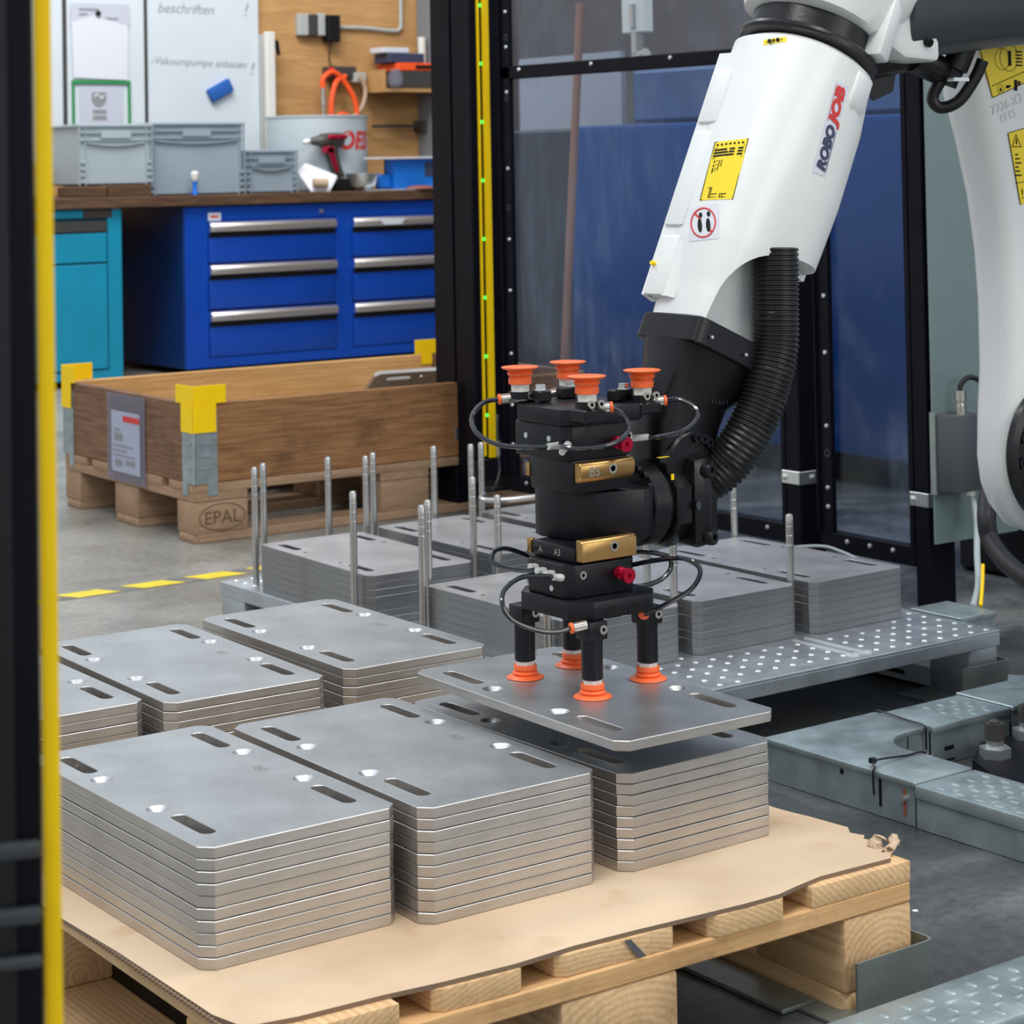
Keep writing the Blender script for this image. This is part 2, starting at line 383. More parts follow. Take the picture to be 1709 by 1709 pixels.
# ------------------------------------------------------------------ geometry
class MB:
    """collects shapes into one bmesh"""
    def __init__(s):
        s.bm = bmesh.new()
    def faces(s, vs, fs, mi=0, M=None):
        bv = [s.bm.verts.new(M @ Vector(v) if M else v) for v in vs]
        out = []
        for f in fs:
            try:
                q = s.bm.faces.new([bv[i] for i in f]); q.material_index = mi; out.append(q)
            except ValueError:
                pass
        return out
    def box(s, x0, x1, y0, y1, z0, z1, mi=0, M=None):
        if x0 > x1: x0, x1 = x1, x0
        if y0 > y1: y0, y1 = y1, y0
        if z0 > z1: z0, z1 = z1, z0
        vs = [(x, y, z) for x in (x0, x1) for y in (y0, y1) for z in (z0, z1)]
        s.faces(vs, [(0, 1, 3, 2), (4, 6, 7, 5), (0, 4, 5, 1), (2, 3, 7, 6), (0, 2, 6, 4), (1, 5, 7, 3)], mi, M)
        return s
    def rings(s, rings, mi=0, cap=True, closed=True):
        """rings: lists of points, same length; quads between"""
        bv = [[s.bm.verts.new(p) for p in r] for r in rings]
        n = len(rings[0])
        for a, b in zip(bv[:-1], bv[1:]):
            for i in range(n if closed else n - 1):
                j = (i + 1) % n
                try:
                    q = s.bm.faces.new((a[i], a[j], b[j], b[i])); q.material_index = mi
                except ValueError:
                    pass
        if cap:
            for rr in (bv[0][::-1], bv[-1]):
                try:
                    q = s.bm.faces.new(rr); q.material_index = mi
                except ValueError:
                    pass
        return s
    def prism(s, poly, a, b, axis='Z', mi=0, M=None):
        f = {'Z': lambda p, t: Vector((p[0], p[1], t)), 'Y': lambda p, t: Vector((p[0], t, p[1])), 'X': lambda p, t: Vector((t, p[0], p[1]))}[axis]
        r0 = [f(p, a) for p in poly]; r1 = [f(p, b) for p in poly]
        if M:
            r0 = [M @ p for p in r0]; r1 = [M @ p for p in r1]
        return s.rings([r0, r1], mi)
    def cyl(s, p0, p1, r0, r1=None, seg=20, mi=0, cap=True, rot=0.0):
        r1 = r0 if r1 is None else r1
        return s.lathe([(r0, 0.0), (r1, 1.0)], p0, p1, seg, mi, cap, rot, unit=True)
    def lathe(s, prof, p0, p1, seg=20, mi=0, cap=True, rot=0.0, unit=False):
        """profile (radius, height) along p0->p1; heights in metres unless unit"""
        p0, p1 = Vector(p0), Vector(p1)
        d = p1 - p0; L = d.length; d.normalize()
        q = d.to_track_quat('Z', 'Y')
        ex, ey = q @ Vector((1, 0, 0)), q @ Vector((0, 1, 0))
        rs = []
        for (r, h) in prof:
            c = p0 + d * (h * L if unit else h)
            rs.append([c + ex * (r * math.cos(rot + 2 * PI * i / seg)) + ey * (r * math.sin(rot + 2 * PI * i / seg)) for i in range(seg)])
        return s.rings(rs, mi, cap)
    def tube(s, pts, r, seg=10, mi=0, sub=6, rfun=None, cap=True):
        pts = spline(pts, sub)
        n = len(pts)
        up0 = Vector((0.13, 0.2, 0.97))
        rs = []
        t0 = (pts[1] - pts[0]).normalized()
        nx = t0.cross(up0).normalized()
        if nx.length < 0.1: nx = t0.cross(Vector((1, 0, 0))).normalized()
        for i, p in enumerate(pts):
            t = (pts[min(i + 1, n - 1)] - pts[max(i - 1, 0)]).normalized()
            nx = (nx - t * nx.dot(t)).normalized()
            ny = t.cross(nx)
            rr = rfun(i / (n - 1)) if rfun else r
            rs.append([p + nx * (rr * math.cos(2 * PI * k / seg)) + ny * (rr * math.sin(2 * PI * k / seg)) for k in range(seg)])
        return s.rings(rs, mi, cap)
    def hexa(s, p0, p1, r, mi=0):
        return s.cyl(p0, p1, r, seg=6, mi=mi)
    def bevel(s, w, seg=1, ang=0.5):
        bmesh.ops.recalc_face_normals(s.bm, faces=s.bm.faces)
        es = [e for e in s.bm.edges if len(e.link_faces) == 2 and e.calc_face_angle(0) > ang]
        bmesh.ops.bevel(s.bm, geom=es, offset=w, segments=seg, affect='EDGES', clamp_overlap=True, profile=0.5)
        return s

def spline(pts, sub):
    pts = [Vector(p) for p in pts]
    if len(pts) < 3 or sub <= 1:
        return pts
    P = [pts[0] * 2 - pts[1]] + pts + [pts[-1] * 2 - pts[-2]]
    out = []
    for i in range(1, len(P) - 2):
        for k in range(sub):
            t = k / sub
            a, b, c, d = P[i - 1], P[i], P[i + 1], P[i + 2]
            out.append(0.5 * ((2 * b) + (c - a) * t + (2 * a - 5 * b + 4 * c - d) * t * t + (3 * b - a - 3 * c + d) * t ** 3))
    out.append(pts[-1])
    return out

def mesh_of(mb, name, mats, smooth=35, keep=False):
    bm = mb.bm if isinstance(mb, MB) else mb
    bmesh.ops.recalc_face_normals(bm, faces=bm.faces)
    me = bpy.data.meshes.new(name)
    bm.to_mesh(me)
    if not keep: bm.free()
    for m in (mats if isinstance(mats, (list, tuple)) else [mats]):
        me.materials.append(Mt[m] if isinstance(m, str) else m)
    if smooth:
        me.polygons.foreach_set('use_smooth', [True] * len(me.polygons))
        me.set_sharp_from_angle(angle=math.radians(smooth))
    return me

def link(name, data, parent=None, mtx=None, local=False):
    o = bpy.data.objects.new(name, data)
    COL.objects.link(o)
    if mtx is not None: o.matrix_basis = mtx
    if parent is not None:
        o.parent = parent
        if not local and parent.parent is None and parent.type == 'EMPTY':
            o.matrix_parent_inverse = parent.matrix_basis.inverted()
        elif not local and parent.parent is None:
            o.matrix_parent_inverse = parent.matrix_basis.inverted()
    return o

def tag(o, label=None, cat=None, group=None, kind=None):
    if label: o['label'] = label
    if cat: o['category'] = cat
    if group: o['group'] = group
    if kind: o['kind'] = kind
    return o

def empty(name, loc, label, cat, group=None, rz=0.0):
    o = link(name, None, None, Matrix.Translation(Vector(loc)) @ Matrix.Rotation(rz, 4, 'Z'))
    o.empty_display_size = 0.05
    return tag(o, label, cat, group)

def part(name, mb, mats, parent, local=False, smooth=35, label=None, kind=None):
    o = link(name, mesh_of(mb, name, mats, smooth), parent, None, local)
    return tag(o, label, None, None, kind)

def thing(name, mb, mats, label, cat, group=None, smooth=35, org=None):
    """single-mesh top-level thing; origin moved to org (mesh built in world space)"""
    if org is not None:
        bmesh.ops.translate(mb.bm, verts=mb.bm.verts, vec=-Vector(org))
    o = link(name, mesh_of(mb, name, mats, smooth), None, Matrix.Translation(Vector(org)) if org is not None else None)
    return tag(o, label, cat, group)

def struct(name, mb, mats, smooth=35):
    o = link(name, mesh_of(mb, name, mats, smooth))
    return tag(o, kind='structure')

def copy_tree(o, parent=None):
    c = o.copy(); COL.objects.link(c); c.parent = parent
    for ch in [x for x in bpy.data.objects if x.parent == o]:
        copy_tree(ch, c)
    return c

_txt = {}
def text2d(s, size=1.0, shear=0.0, offset=0.0, spacing=1.0, align='LEFT'):
    """flat text outline as (verts2d, faces)"""
    key = (s, size, shear, offset, spacing, align)
    if key in _txt: return _txt[key]
    cu = bpy.data.curves.new('t', 'FONT')
    cu.body = s; cu.size = size; cu.shear = shear; cu.offset = offset; cu.space_character = spacing
    cu.align_x = align; cu.align_y = 'CENTER'; cu.resolution_u = 3
    ob = bpy.data.objects.new('t', cu); COL.objects.link(ob)
    dg = bpy.context.evaluated_depsgraph_get()
    me = bpy.data.meshes.new_from_object(ob.evaluated_get(dg))
    vs = [(v.co.x, v.co.y) for v in me.vertices]
    fs = [tuple(p.vertices) for p in me.polygons]
    bpy.data.objects.remove(ob); bpy.data.curves.remove(cu); bpy.data.meshes.remove(me)
    _txt[key] = (vs, fs)
    return vs, fs

def put_text(mb, s, size, org, ex, ey, mi=0, **k):
    vs, fs = text2d(s, size, **k)
    org, ex, ey = Vector(org), Vector(ex), Vector(ey)
    mb.faces([org + ex * a + ey * b for a, b in vs], fs, mi)
    return mb

def rot_plate(pts, ang):
    c, s_ = math.cos(ang), math.sin(ang)
    return [(c * x - s_ * y, s_ * x + c * y) for x, y in pts]

# ------------------------------------------------------------------ setting
struct('floor', MB().box(-6, 16, -4, 16, -0.1, 0.0), 'floor')
struct('wall_back', MB().box(1.0, 12.0, 9.36, 9.5, 0.0, 2.35), 'wallwood')
mb = MB(); mb.box(6.215, 6.75, 9.10, 9.355, 0, 2.6).bevel(0.006)
struct('trim_1', mb, 'colgrey')

# hazard tape on the floor: black strip with yellow slanted pieces on it
mb = MB().box(1.6, 2.75, 4.305, 4.365, 0.0, 0.0012)
t = empty('floor_tape', (1.9, 4.33, 0), 'black and yellow hazard tape stuck on the floor left of the pallet crate', 'floor tape')
part('backing', mb, 'tapeb', t)
for k in range(7):
    x = 1.66 + k * 0.155
    mb = MB().prism([(x, 4.307), (x + 0.10, 4.307), (x + 0.07, 4.363), (x - 0.03, 4.363)], 0.0012, 0.002)
    part('yellow_stripe', mb, 'tape', t)

# ------------------------------------------------------------------ plates
PW, PL_ = 0.222, 0.416
def slot(cx, cy, L, W, n=6, d=0.0):
    r = W / 2 + d; h = L / 2 - W / 2
    pts = [(cx + r * math.cos(a), cy + h + r * math.sin(a)) for a in [PI * i / n for i in range(n + 1)]]
    pts += [(cx + r * math.cos(a), cy - h + r * math.sin(a)) for a in [PI + PI * i / n for i in range(n + 1)]]
    return pts
def circ(cx, cy, r, n=20):
    return [(cx + r * math.cos(2 * PI * i / n), cy + r * math.sin(2 * PI * i / n)) for i in range(n)]
def outline(ins, ch):
    k = ins * 0.414
    x0, x1, y0, y1 = ins, PW - ins, ins, PL_ - ins
    c = ch + k - ins
    c = ch - ins * 0.586
    return [(x0 + c, y0), (x1 - c, y0), (x1, y0 + c), (x1, y1 - c), (x1 - c, y1), (x0 + c, y1), (x0, y1 - c), (x0, y0 + c)]

def plate_mesh(name, T, bev, sink, mats, qr):
    bm = bmesh.new()
    slots = [(0.031, 0.079), (0.192, 0.079), (0.031, 0.349), (0.192, 0.349)]
    holes = [(0.027, 0.148), (0.197, 0.148), (0.027, 0.281), (0.197, 0.281)]
    def loop(pts, z):
        return [bm.verts.new((x, y, z)) for x, y in pts]
    def bridge(a, b, mi):
        n = len(a)
        for i in range(n):
            j = (i + 1) % n
            f = bm.faces.new((a[i], a[j], b[j], b[i])); f.material_index = mi
    def fill(loops, mi):
        es = []
        for l in loops:
            for i in range(len(l)):
                e = bm.edges.get((l[i], l[(i + 1) % len(l)]))
                es.append(e)
        r = bmesh.ops.triangle_fill(bm, use_beauty=True, use_dissolve=False, edges=es)
        for g in r['geom']:
            if isinstance(g, bmesh.types.BMFace): g.material_index = mi
    CH = 0.0125
    o0 = loop(outline(bev, CH), T); o1 = loop(outline(0, CH), T - bev)
    o2 = loop(outline(0, CH), bev); o3 = loop(outline(bev, CH), 0)
    bridge(o0, o1, 3); bridge(o1, o2, 1); bridge(o2, o3, 1)
    top, bot = [o0], [o3]
    for cx, cy in slots:
        a = loop(slot(cx, cy, 0.076, 0.0165, d=0.0007), T); b = loop(slot(cx, cy, 0.076, 0.0165), T - 0.0007)
        c = loop(slot(cx, cy, 0.076, 0.0165), 0)
        bridge(a, b, 2); bridge(b, c, 1); top.append(a); bot.append(c)
    for cx, cy in holes:
        if sink:
            a = loop(circ(cx, cy, 0.0122, 28), T); b = loop(circ(cx, cy, 0.0055, 28), T - 0.0058); c = loop(circ(cx, cy, 0.0055, 28), 0)
            bridge(a, b, 2); bridge(b, c, 1)
        else:
            a = loop(circ(cx, cy, 0.0042, 12), T); c = loop(circ(cx, cy, 0.0042, 12), 0)
            bridge(a, c, 1)
        top.append(a); bot.append(c)
    fill(top, 0); fill(bot, 0)
    if qr:   # laser mark: a scatter of small dark cells beside the mid line
        rnd = random.Random(3)
        for i in range(9):
            for j in range(16):
                if rnd.random() < 0.45:
                    x, y, q = 0.172 + i * 0.0014, 0.198 + j * 0.0015, 0.0012
                    f = bm.faces.new([bm.verts.new(p) for p in ((x, y, T + 2e-5), (x + q, y, T + 2e-5), (x + q, y + q, T + 2e-5), (x, y + q, T + 2e-5))])
                    f.material_index = 4
    for f in bm.faces:
        f.smooth = False
    me = mesh_of(bm, name, mats, 0)
    for p in me.polygons:
        if p.material_index == 2 and sink: p.use_smooth = True
    me.set_sharp_from_angle(angle=math.radians(28))
    return me

PT = 0.0117
PM = ['plate', 'plate_side', 'bright', 'edge', 'laser']
me_top = plate_mesh('steel_plate_marked', PT - 0.0008, 0.0006, True, PM, True)
me_plate = plate_mesh('steel_plate', PT - 0.0008, 0.0006, True, PM, False)
ORD = ['topmost', 'second from the top', 'third from the top', 'fourth from the top', 'fifth from the top', 'sixth from the top', 'seventh from the top', 'eighth from the top', 'ninth from the top', 'bottom']
stacks = [('front left', 0.9700, 1.8500, -0.3738, 10), ('front middle', 1.2027, 1.8216, -1.0, 10), ('front right', 1.4585, 1.8195, 0.35, 9),
          ('rear left', 0.9675, 2.412, -0.9, 10), ('rear middle', 1.2017, 2.3763, -1.66, 10), ('rear right', 1.4613, 2.3835, -0.74, 10)]
for nm, x, y, a, n in stacks:
    for k in range(n):                      # k = 0 is the bottom plate
        rr = random.Random(hash(nm[-5:]) % 1 + k * 13 + int(x * 1000))
        top = k == n - 1
        o = link('machined_steel_plate', me_top if top else me_plate)
        j = 0 if top else 1
        o.matrix_basis = Matrix.Translation((x + j * rr.uniform(-.0005, .0005), y + j * rr.uniform(-.0006, .0006), 0.149 + k * PT)) @ Matrix.Rotation(math.radians(a + j * rr.uniform(-.06, .06)), 4, 'Z')
        idx = n - 1 - k
        od = 'bottom' if k == 0 else ORD[idx]
        under = ' right under the gripper' if nm == 'front right' else ''
        tag(o, f'slotted steel plate, {od} of the {nm} stack on the wooden pallet', 'steel plate', 'machined plates stacked on the wooden pallet')
o = link('machined_steel_plate', me_top)
o.matrix_basis = Matrix.Translation((1.4338, 1.7931, 0.298 - PT + 0.0008)) @ Matrix.Rotation(math.radians(-1.576), 4, 'Z')
tag(o, 'slotted steel plate lifted by the orange suction cups above the front right stack', 'steel plate', 'machined plates stacked on the wooden pallet')

RT, RZ = 0.01249, 0.1086
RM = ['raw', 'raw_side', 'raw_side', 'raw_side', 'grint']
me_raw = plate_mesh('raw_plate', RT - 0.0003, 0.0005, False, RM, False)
racks = [('front left', 2.047, 2.668, 0.2), ('front middle', 2.3011, 2.6733, -0.66), ('front right', 2.553, 2.6632, 0.35),
         ('rear left', 2.0164, 3.2142, -2.16), ('rear middle', 2.303, 3.235, -0.6), ('rear right', 2.565, 3.25, -0.3)]
for nm, x, y, a in racks:
    for k in range(7):
        rr = random.Random(k * 17 + int(x * 1000))
        o = link('raw_steel_plate', me_raw)
        o.matrix_basis = Matrix.Translation((x + rr.uniform(-.0003, .0003), y + rr.uniform(-.0003, .0003), RZ + 0.0005 + k * RT)) @ Matrix.Rotation(math.radians(a), 4, 'Z')
        tag(o, f"dark raw plate, {'bottom' if k == 0 else ORD[6 - k]} of the {nm} stack on the dimpled rack", 'steel plate', 'raw plates stacked on the dimpled rack')

# ------------------------------------------------------------------ pallets
def board(mb_args, bev=0.002, seg=1):
    return MB().box(*mb_args).bevel(bev, seg)

def pallet(M, label, mats, rnd, fresh):
    root = link('wooden_pallet', None, None, M); root.empty_display_size = 0.05
    tag(root, label, 'pallet')
    ym, xm, bm_ = mats
    xs = [(0, .145), (.186, .286), (.3275, .4725), (.514, .614), (.655, .8)]
    for i, (a, b) in enumerate(xs):
        y0 = rnd.uniform(-0.004, 0.004) if i not in (0, 4) else 0.0
        m = MB()
        if fresh and i in (1, 2, 3):      # splintered board ends
            pts = [(a, y0 + .008), (a + .010, y0), (b - .006, y0 - .002), (b, y0 + .003), (b, 1.2), (a, 1.2)]
        else:
            pts = [(a, y0), (b, y0), (b, 1.2), (a, 1.2)]
        m.prism(pts, 0.122, 0.144).bevel(0.0014, 2)
        part('deck_board', m, ym, root, local=True)
    for y0 in (0, .5275, 1.055):
        part('stringer_board', MB().box(0, .8, y0, y0 + .145, .1, .122).bevel(0.002), xm, root, local=True)
    for (a, b) in ((0, .1), (.3275, .4725), (.7, .8)):
        for y0 in (0, .5275, 1.055):
            part('block', MB().box(a, b, y0, y0 + .145, .022, .1).bevel(0.004, 2), bm_, root, local=True)
        m = MB().prism([(a, 0.012), (a + .008, 0), (b - .008, 0), (b, 0.012), (b, 1.188), (b - .008, 1.2), (a + .008, 1.2), (a, 1.188)], 0.0, 0.022).bevel(0.0025)
        part('bottom_board', m, ym, root, local=True)
    return root

MF = Matrix.Translation((0.9377, 1.6875, 0)) @ Matrix.Rotation(math.radians(-1.178), 4, 'Z')
p = pallet(MF, 'pale new wooden pallet under the cardboard sheet and steel plate stacks', ('fresh_y', 'fresh_x', 'block_y'), random.Random(2), True)
# yellow paint dab on the near middle block
part('paint_mark', MB().box(.464, .4732, -0.0008, .02, .024, .040), 'yellow', p, local=True, label='yellow paint mark')

part('dark_mark', MB().prism([(.405, .1435), (.413, .1435), (.432, .1232), (.422, .1232)], -0.0012, -0.0004, 'Y'), 'laser', p, local=True, label='dark brown stripe on a board end')
thing('white_scrap', MB().lathe([(.004, 0), (.003, .0008)], (1.93, 1.85, .0005), (1.93, 1.85, 1), 7), 'paper', 'tiny white scrap on the dark floor right of the wooden pallet', 'scrap')
# cardboard sheet
card = [(-0.018, 0.396), (-0.012, 0.264), (-0.01, 0.07), (-0.002, 0.036), (0.012, 0.026), (0.05, 0.019), (0.137, 0.015), (0.20, 0.008), (0.277, 0.004), (0.35, 0.008), (0.423, 0.005),
        (0.496, 0.0), (0.56, -0.004), (0.605, -0.004), (0.64, 0.004), (0.678, 0.011), (0.778, 0.008), (0.79, 0.02), (0.785, 0.03), (0.80, 0.035), (0.797, 0.05), (0.807, 0.06), (0.803, 0.075), (0.812, 0.083), (0.806, 0.1), (0.818, 0.116),
        (0.811, 0.174), (0.806, 0.20), (0.803, 0.225), (0.80, 0.7), (0.803, 1.19), (-0.015, 1.195)]
m = MB()
r0 = [Vector((x, y, 0.1442)) for x, y in card]; r1 = [Vector((x, y, 0.1488)) for x, y in card]
m.rings([r0, r1], 1, cap=False)
f = m.bm.faces.new([m.bm.verts.new(p_) for p_ in r1]); f.material_index = 0
f = m.bm.faces.new([m.bm.verts.new(p_) for p_ in r0][::-1]); f.material_index = 0
for i in range(44):                      # flutes showing along the left edge
    y = 0.05 + i * 0.0075
    m.cyl((-0.0155 + 0.0035 * (0.4 - y) / 0.4 * 0, y, 0.1465), (-0.012, y, 0.1465), 0.0021, seg=6, mi=1)
card_o = link('cardboard_sheet', mesh_of(m, 'cardboard_sheet', ['card', 'flute'], 0), None, MF)
tag(card_o, 'brown corrugated cardboard sheet with torn corner lying on the wooden pallet', 'cardboard')
m = MB()
rnd = random.Random(5)
for (cx, cy, s, az) in ((0.797, 0.022, .018, .4), (0.812, 0.034, .017, .9), (0.790, 0.040, .013, 1.6), (0.806, 0.050, .012, 2.3)):
    ring = []
    for k in range(4):
        tt = k / 3
        ring.append([Vector((cx + s * (math.cos(az) * (tt - .4)) + 0.25 * s * math.cos(q), cy + s * math.sin(az) * (tt - .4) + 0.5 * s * math.sin(q), 0.150 + 0.004 * math.sin(q * 1.5 + tt) + 0.003 * tt)) for q in (0, .7, 1.6, 2.5, 3.2)])
    bv = [[m.bm.verts.new(p_) for p_ in r] for r in ring]
    for a, b in zip(bv[:-1], bv[1:]):
        for i in range(4): m.bm.faces.new((a[i], a[i + 1], b[i + 1], b[i]))
o = part('torn_flap', m, 'card', card_o, local=True)
md = o.modifiers.new('t', 'SOLIDIFY'); md.thickness = 0.0015

# far pallet with the crate collar: long side along X
MC = Matrix.Translation((2.4705, 4.7271, 0)) @ Matrix.Rotation(math.radians(-1.7294), 4, 'Z')
MC2 = MC @ Matrix.Translation((0, 0.8, 0)) @ Matrix.Rotation(-PI / 2, 4, 'Z')
p2 = pallet(MC2, 'weathered wooden pallet with branded blocks carrying the wooden crate frame', ('old_y', 'old_x', 'old_y'), random.Random(4), False)
m = MB()   # burnt stamp on the corner block, on the pallet's long side (local x = 0.8)
put_text(m, 'EPAL', 0.046, (0.8008, 0.074, 0.058), (0, 1, 0), (0, 0, 1), align='CENTER')
n = 26
ra = [Vector((0.8008, 0.074 + 0.064 * math.cos(2 * PI * i / n), 0.060 + 0.034 * math.sin(2 * PI * i / n))) for i in range(n)]
rb = [Vector((0.8008, 0.074 + 0.0615 * math.cos(2 * PI * i / n), 0.060 + 0.0315 * math.sin(2 * PI * i / n))) for i in range(n)]
m.rings([ra, rb], 0, cap=False)
part('burnt_stamp', m, mat('burnt_brown', (.13, .075, .045), .8), p2, local=True, smooth=0, label='brown burnt stamp reading EPAL in an oval')

# collar
croot = link('crate_collar', None, None, MC @ Matrix.Translation((0, 0, 0.144))); croot.empty_display_size = 0.05
tag(croot, 'brown wooden crate frame with galvanised corner hinges standing on the weathered pallet', 'crate')
HC = 0.195
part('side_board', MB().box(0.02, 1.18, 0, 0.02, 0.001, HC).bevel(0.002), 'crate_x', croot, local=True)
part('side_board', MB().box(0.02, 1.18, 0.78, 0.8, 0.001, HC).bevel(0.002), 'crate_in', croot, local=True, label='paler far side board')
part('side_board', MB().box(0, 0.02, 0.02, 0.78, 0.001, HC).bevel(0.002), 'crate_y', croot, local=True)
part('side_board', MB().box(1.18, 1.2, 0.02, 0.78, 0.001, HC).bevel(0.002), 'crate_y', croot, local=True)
for (cx, cy, sx, sy) in ((0, 0, 1, 1), (0, .8, 1, -1), (1.2, .8, -1, -1), (1.2, 0, -1, 1)):
    m = MB()
    e = 0.002
    def bx(a, b, c, d, z0, z1):
        m.box(cx + sx * a, cx + sx * b, cy + sy * c, cy + sy * d, z0, z1)
    bx(0.004, 0.062, -e, 0.0, 0.0, HC - 0.02); bx(-e, 0.0, 0.004, 0.062, 0.0, HC - 0.02)
    m.cyl((cx, cy, 0.0), (cx, cy, HC - 0.02), 0.005, seg=10)
    bx(0.035, 0.062, -e, 0.0, -0.03, 0.0); bx(-e, 0.0, 0.035, 0.062, -0.03, 0.0)
    for z in (0.035, 0.065, 0.095, 0.125):
        bx(0.012, 0.045, -0.0045, -e, z, z + 0.005); bx(-0.0045, -e, 0.012, 0.045, z, z + 0.005)
    for z in (0.05, 0.11, 0.16):
        m.cyl((cx + sx * 0.053, cy - sy * e, z), (cx + sx * 0.053, cy - sy * 0.004, z), 0.003, seg=8)
        m.cyl((cx - sx * e, cy + sy * 0.053, z), (cx - sx * 0.004, cy + sy * 0.053, z), 0.003, seg=8)
    part('corner_hinge', m, 'galv', croot, local=True)
# yellow stacking clips on three corners
def clip(cx, cy, sx, sy, label):
    m = MB()
    def bx(a, b, c, d, z0, z1):
        m.box(cx + sx * a, cx + sx * b, cy + sy * c, cy + sy * d, z0, z1)
    g = 0.0052
    bx(-g, .058, -g - .002, -g, .125, .195); bx(-g - .002, -g, -g, .058, .125, .195)
    bx(-g, .085, -g - .002, -g, .195, .24); bx(-g - .002, -g, -g, .085, .195, .24)
    m.bevel(0.0008)
    o = link('stacking_clip', mesh_of(m, 'stacking_clip', 'yellow'), None, MC @ Matrix.Translation((0, 0, 0.144)))
    tag(o, label, 'clip', 'yellow stacking clips on the crate')
clip(0, 0, 1, 1, 'yellow metal stacking clip on the nearest crate corner, above the hinge')
clip(0, .8, 1, -1, 'yellow metal stacking clip on the left rear crate corner beside the teal cabinet')
m = MB().box(1.115, 1.198, .774, .7765, .197, .24).box(1.138, 1.176, .774, .7765, .165, .197).bevel(0.0008)
o = link('stacking_clip', mesh_of(m, 'stacking_clip', 'yellow'), None, MC @ Matrix.Translation((0, 0, 0.144)))
tag(o, 'yellow metal stacking clip on the far right crate edge beside the black fence post', 'clip', 'yellow stacking clips on the crate')
# document pouch hanging on the left end board
dp = link('document_pouch', None, None, MC @ Matrix.Translation((-0.004, 0, 0.144))); dp.empty_display_size = 0.05
tag(dp, 'clear plastic pouch with a white delivery slip hanging on the crate end', 'document')
m = MB().box(-0.0035, -0.0015, 0.27, 0.50, -0.035, 0.19); part('sleeve', m, 'film', dp, local=True)
m = MB().box(-0.0025, -0.0022, 0.30, 0.475, -0.012, 0.145)
part('slip', m, 'paper', dp, local=True)
m = MB()
for i, (a, b, z0, z1, mi) in enumerate(((.30, .40, .120, .135, 1), (.42, .455, .095, .10, 0), (.405, .455, .07, .088, 0), (.34, .465, .055, .058, 0), (.38, .465, .042, .045, 0), (.33, .465, .03, .033, 0), (.33, .385, .01, .022, 0), (.41, .45, .004, .02, 0))):
    m.box(-0.0040, -0.0036, a, b, z0, z1, mi)
part('print', m, ['grint', 'redp'], dp, local=True, smooth=0)
# loose plate leaning in the crate
pm = Matrix.Translation((3.255, 4.93, 0.16)) @ Matrix.Rotation(math.radians(-4), 4, 'Z') @ Matrix.Rotation(math.radians(33), 4, 'X')
o = link('loose_steel_plate', me_plate, None, pm @ Matrix.Translation((0, 0, 0)))
tag(o, 'slotted steel plate leaning inside the wooden crate with its edge above the board', 'steel plate')
b_, al = math.radians(28), math.radians(35)
U = r_ * math.cos(b_) + v_ * math.sin(b_)
V = (r_ * -math.sin(b_) + v_ * math.cos(b_)) * math.cos(al) - u_ * math.sin(al)
P0_ = Vector((3.235, 5.10, 0.332)) + V * PW
LM_ = Matrix.Identity(4)
for j_, a_ in enumerate((-V, U, (-V).cross(U))):
    for i_ in range(3): LM_[i_][j_] = a_[i_]
for i_ in range(3): LM_[i_][3] = P0_[i_]
o.matrix_basis = LM_
LEAN = o

# ------------------------------------------------------------------ perforated rack
X0, X1, Y0, Y1 = 2.018, 2.819, 2.492, 3.762
rk = empty('plate_rack', (X0, Y0, 0), 'galvanised dimpled metal rack table carrying the raw plate stacks', 'rack')
m = MB().box(X0, X1, Y0, Y1, 0.104, RZ)
m.box(X0, X1, Y0, Y0 + .004, 0.082, 0.104).box(X0, X1, Y1 - .004, Y1, 0.082, 0.104)
m.box(X0, X0 + .004, Y0 + .004, Y1 - .004, 0.082, 0.104).box(X1 - .004, X1, Y0 + .004, Y1 - .004, 0.082, 0.104)
m.bevel(0.0012)
part('top_sheet', m, 'galv2', rk)
m = MB()
for j in range(-2, 36):
    for i in range(-2, 24):
        x = 2.027 + i * 0.0352 - j * 0.0004; y = 2.519 + j * 0.0352 - i * .0022
        if not (X0 + .012 < x < X1 - .012 and Y0 + .012 < y < Y1 - .012) or (2.485 < x < 2.535 and y < 2.66): continue
        if any(sx - .004 < x < sx + PW and sy - .01 < y < sy + PL_ for _, sx, sy, _ in racks): continue
        m.lathe([(0.0052, 0), (0.0040, 0.0012), (0.0018, 0.0017)], (x, y, RZ - .0002), (x, y, RZ + 1), 10)
part('dimples', m, 'dot', rk, kind='stuff')
m = MB()
for x in (2.497, 2.523):
    m.box(x - .003, x + .003, Y0 + .012, 2.655, RZ, RZ + .0022)
for (x, y) in ((2.497, 2.515), (2.523, 2.515)):
    m.box(x - .009, x + .009, y - .006, y + .006, RZ, RZ + .003)
part('weld_strip', m, 'dot', rk)
for x in (X0 + .002, X1 - .074):
    for y in (Y0 + .003, Y1 - .093):
        part('leg', MB().box(x, x + .07, y, y + .09, 0.001, 0.104).bevel(0.003, 2), 'galv2', rk)
for x in (X0 + .02, X1 - .065):
    m = MB().box(x, x + .004, Y0 + .1, Y1 - .1, 0.002, 0.036).box(x, x + .045, Y0 + .1, Y1 - .1, 0.002, 0.005)
    for k in range(8):
        y = Y0 + .16 + k * .14
        m.box(x - .0005, x + .0, y, y + .06, 0.014, 0.022, 1)
    part('base_rail', m, ['galv2', 'ink'], rk)

